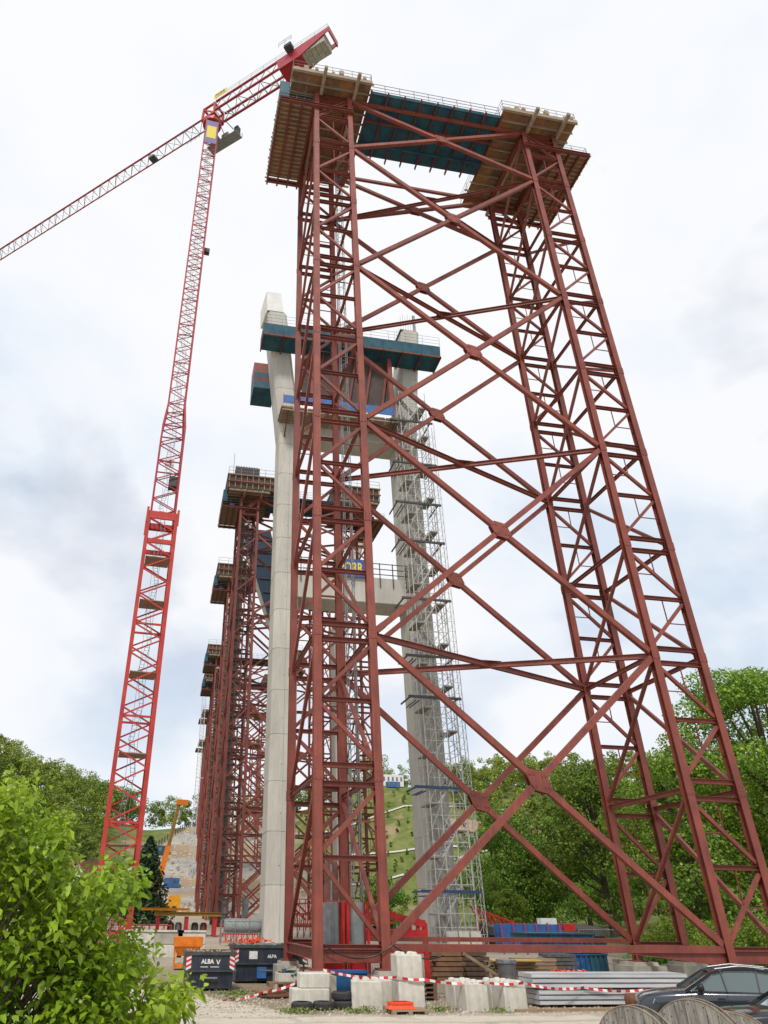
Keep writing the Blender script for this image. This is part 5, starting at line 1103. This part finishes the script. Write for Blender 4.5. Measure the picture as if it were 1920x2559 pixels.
# ---------------------------------------------------------------- cars
def car(x, y, z, rz, label, paint, low=1.0):
    root = thing('parked_car', label, 'car', (x,y,z), rz, 'dark cars parked at the lower right')
    # stations along +x from nose: (x, zbottom, zshoulder, half width)
    stn = [(0.0,.42,.62,.62),(.06,.28,.78,.76),(.25,.24,.88,.86),(.7,.22,.98,.91),(1.3,.22,1.03,.925),(1.75,.22,1.06,.93),(2.6,.22,1.07,.935),(3.4,.22,1.09,.93),(4.1,.26,1.10,.90),(4.4,.32,1.05,.84),(4.5,.42,.95,.74)]
    mb = MB(); m_ = 12
    for (sx, zb, zs, hw) in stn:
        zb *= low; zs *= low; crown = .035 if sx < 1.8 else 0
        half = [(0,zb),(hw*.8,zb),(hw*.97,zb+.1),(hw*.985,zb+(zs-zb)*.45),(hw,zb+(zs-zb)*.62),(hw*.985,zs-.10),(hw*.94,zs-.02),(hw*.6,zs+crown),(0,zs+crown*1.3)]
        mb.v += [(sx,-a,c) for a, c in half]+[(sx,a,c) for a, c in half[-2:0:-1]]
    q = 16
    for k in range(len(stn)-1):
        for i in range(q): mb.f.append((k*q+i, k*q+(i+1)%q, (k+1)*q+(i+1)%q, (k+1)*q+i)); mb.m.append(0)
    mb.f.append(tuple(range(q))); mb.f.append(tuple(range((len(stn)-1)*q, len(stn)*q))); mb.m += [0,0]
    body = mb.build('body', paint, root, True)
    # greenhouse : glass shell + roof + pillars
    zs = 1.05*low; prof = [(1.38,zs),(2.2,1.5*low),(2.6,1.60*low),(3.3,1.62*low),(4.05,1.53*low),(4.42,zs)]
    def side(px, pz, s):
        t_ = (pz-zs)/(1.62*low-zs); return (px, s*(.885-.20*t_), pz)
    for s in (-1, 1):
        MB().add([side(a,c,s) for a, c in prof], [tuple(range(6))]).build('side_window', glass, root)
        fr_ = MB()
        for (a, c) in ((prof[0],prof[1]),(prof[1],prof[2]),(prof[2],prof[3]),(prof[3],prof[4]),(prof[4],prof[5])): fr_.bar(Vector(side(*a,s*1.012)), Vector(side(*c,s*1.012)), .05, .075)
        fr_.build('roof_side', paint, root); pl = MB()
        for (xa, xb) in ((2.5,2.46),(3.36,3.42)): pl.bar(side(xa,zs,s*1.006), side(xb,1.6*low,s*1.006), .09 if xa < 3 else .04, .03, up=(1,0,0))
        pl.build('pillar', black, root); tr = MB(); tr.bar(side(1.5,zs+.005,s*1.03), side(4.3,zs+.005,s*1.03), .015, .022)
        for a, c in zip([(1.62,zs+.03),(2.22,1.455*low),(2.62,1.545*low),(3.3,1.56*low)], [(2.22,1.455*low),(2.62,1.545*low),(3.3,1.56*low),(4.0,1.48*low)]): tr.bar(side(*a,s*1.025), side(*c,s*1.025), .012, .018)
        tr.build('window_trim', chrome, root)
        rl = MB(); rl.tube((2.35,s*.62,1.60*low), (3.0,s*.62,1.685*low), .018, 6); rl.tube((3.0,s*.62,1.685*low), (3.95,s*.62,1.63*low), .018, 6); rl.build('roof_rail', galv, root)
        mi = MB(); mi.lathe((1.78,s*1.03,zs+.10), (1,0,.1), [(-.09,.0),(-.07,.08),(.02,.10),(.09,.085),(.10,0)], 12); mi.bar((1.8,s*.9,zs+.0), (1.8,s*1.0,zs+.06), .05); mi.build('mirror', black, root, True)
        dl = MB()
        for xa in (1.5,2.46,3.45): dl.box(xa, s*.925-.006, .35, xa+.012, s*.925+.006, zs-.06)
        dl.box(1.5,s*.93-.006,zs-.235,4.2,s*.93+.006,zs-.22); dl.build('door_gap', black, root)
        ha = MB(); 
        for xa in (2.2,3.15): ha.bar((xa,s*.955,zs-.16), (xa+.2,s*.955,zs-.16), .035, .03)
        ha.build('door_handle', paint, root)
        MB().bar((.9,s*.925,.33*low), (4.1,s*.925,.33*low), .04, .14).build('sill', black, root)
        hl = MB(); hl.hexa([(.03,s*.60,.66*low),(.42,s*.88,.72*low),(.5,s*.885,.83*low),(.1,s*.66,.76*low),(.10,s*.52,.67*low),(.42,s*.80,.73*low),(.5,s*.80,.84*low),(.16,s*.56,.78*low)]); hl.build('headlight', lens_m, root)
        for wx in (.88,3.62):
            MB().lathe((wx,s*.90,.35), (0,s,0), [(0,0),(0,.43),(.035,.43),(.04,.40),(.04,0)], 28).build('wheel_arch', black, root)
            w = MB().lathe((wx,s*.76,.345), (0,s,0), [(0,.20),(0,.32),(.04,.345),(.2,.345),(.235,.32),(.235,.235),(.20,.225)], 32).build('wheel', rubber, root)
            rm = MB()
            for k in range(10): a = 2*math.pi*k/10; rm.bar((wx,s*.965,.345), (wx+.215*math.cos(a),s*.975,.345+.215*math.sin(a)), .035, .03, up=(0,1,0))
            rm.lathe((wx,s*.93,.345), (0,s,0), [(0,.2),(.05,.235),(.05,.21),(.02,.2)], 28); rm.build('rim', chrome, w)
    W_ = MB(); W_.add([(1.40,-.80,zs-.03),(1.40,.80,zs-.03),(2.2,.69,1.50*low),(2.2,-.69,1.50*low)], [(0,1,2,3)]); R_ = MB(); R_.add([(4.44,-.78,zs),(4.44,.78,zs),(4.07,.7,1.52*low),(4.07,-.7,1.52*low)], [(0,1,2,3)]); W_.build('windscreen', glass, root); R_.build('rear_window', glass, root)
    rf = MB(); xs_ = [2.18,2.6,3.3,4.07]; zz_ = [1.51*low,1.605*low,1.63*low,1.54*low]
    for a in range(3): rf.add([(xs_[a],-.69,zz_[a]-.015),(xs_[a+1],-.69,zz_[a+1]-.015),(xs_[a+1],0,zz_[a+1]+.03),(xs_[a],0,zz_[a]+.03),(xs_[a+1],.69,zz_[a+1]-.015),(xs_[a],.69,zz_[a]-.015)], [(0,1,2,3),(3,2,4,5)])
    rf.build('roof', paint, root, True)
    gr = MB(); 
    for i in range(4): gr.box(-.015,-.5,.50*low+i*.06,.06,.5,.52*low+i*.06)
    gr.build('grille', black, root)
    return root
car(8.8, -6.1, -1.71, R(-27), 'anthracite estate car parked behind the cable drums, in side view', carp, 1.0)
car(6.75, -12.1, -1.58, R(-22), 'black car cut by the lower right corner, only bonnet and windscreen base visible', carp2, .93)
# ---------------------------------------------------------------- cable drums
def drum(x, y, z, r, rz, hw, label, tilt=0):
    root = thing('cable_drum', label, 'cable drum', (x,y,z), rz, 'old wooden cable drums'); root.rotation_euler = (R(tilt),0,rz)
    for s in (-1, 1):
        fl = MB(); n_ = 9; wq = 2*r/n_
        for i in range(n_):                       # boards clipped to the circle
            xa, xb = -r+i*wq+.004, -r+(i+1)*wq-.004; pts = []
            for k in range(5): xx = xa+(xb-xa)*k/4; pts.append((xx, s*hw, r+math.sqrt(max(0,r*r-xx*xx))))
            for k in range(4,-1,-1): xx = xa+(xb-xa)*k/4; pts.append((xx, s*hw, r-math.sqrt(max(0,r*r-xx*xx))))
            fl.prism(pts, (0,s*.035,0))
        fo2 = fl.build('flange', wood_g, root)
        rg = MB(); rg.lathe((0,s*hw,r), (0,s,0), [(-.01,r+.0),(.045,r+.0),(.045,r-.012),(-.01,r-.012)], 48, close=True); rg.build('hoop', wood, fo2)
        nb = MB()
        for q in (.38,.78,.9):
            for k in range(18): a = 2*math.pi*k/18+q; nb.tube((r*q*math.cos(a), s*(hw+.032), r+r*q*math.sin(a)), (r*q*math.cos(a), s*(hw+.042), r+r*q*math.sin(a)), .011, 6)
        nb.build('bolt', darks, fo2)
    MB().lathe((0,-hw,r), (0,1,0), [(0,r*.5),(2*hw,r*.5)], 20).build('core', wood, root)
DR = [(1.95,-17.2,-1.55,.72,R(-60),.11,'old wooden cable drum leftmost at the lower edge'), (3.22,-17.0,-1.55,.755,R(-50),.12,'silver-grey cable drum in the middle of the three'), (4.5,-16.3,-1.55,.62,R(-45),.12,'smaller cable drum peeping out right of the middle one')]
for d_ in DR: drum(*d_)
bag = MB().lathe((9.6,-4.8,-1.5), (0,0,1), [(0,.0),(0,.30),(.4,.34),(.55,.31),(.58,.0)], 18).build('brown_sack', rust, None, True); tag(bag, 'rusty brown bin between the steel sheets and the car bonnet', 'bin')
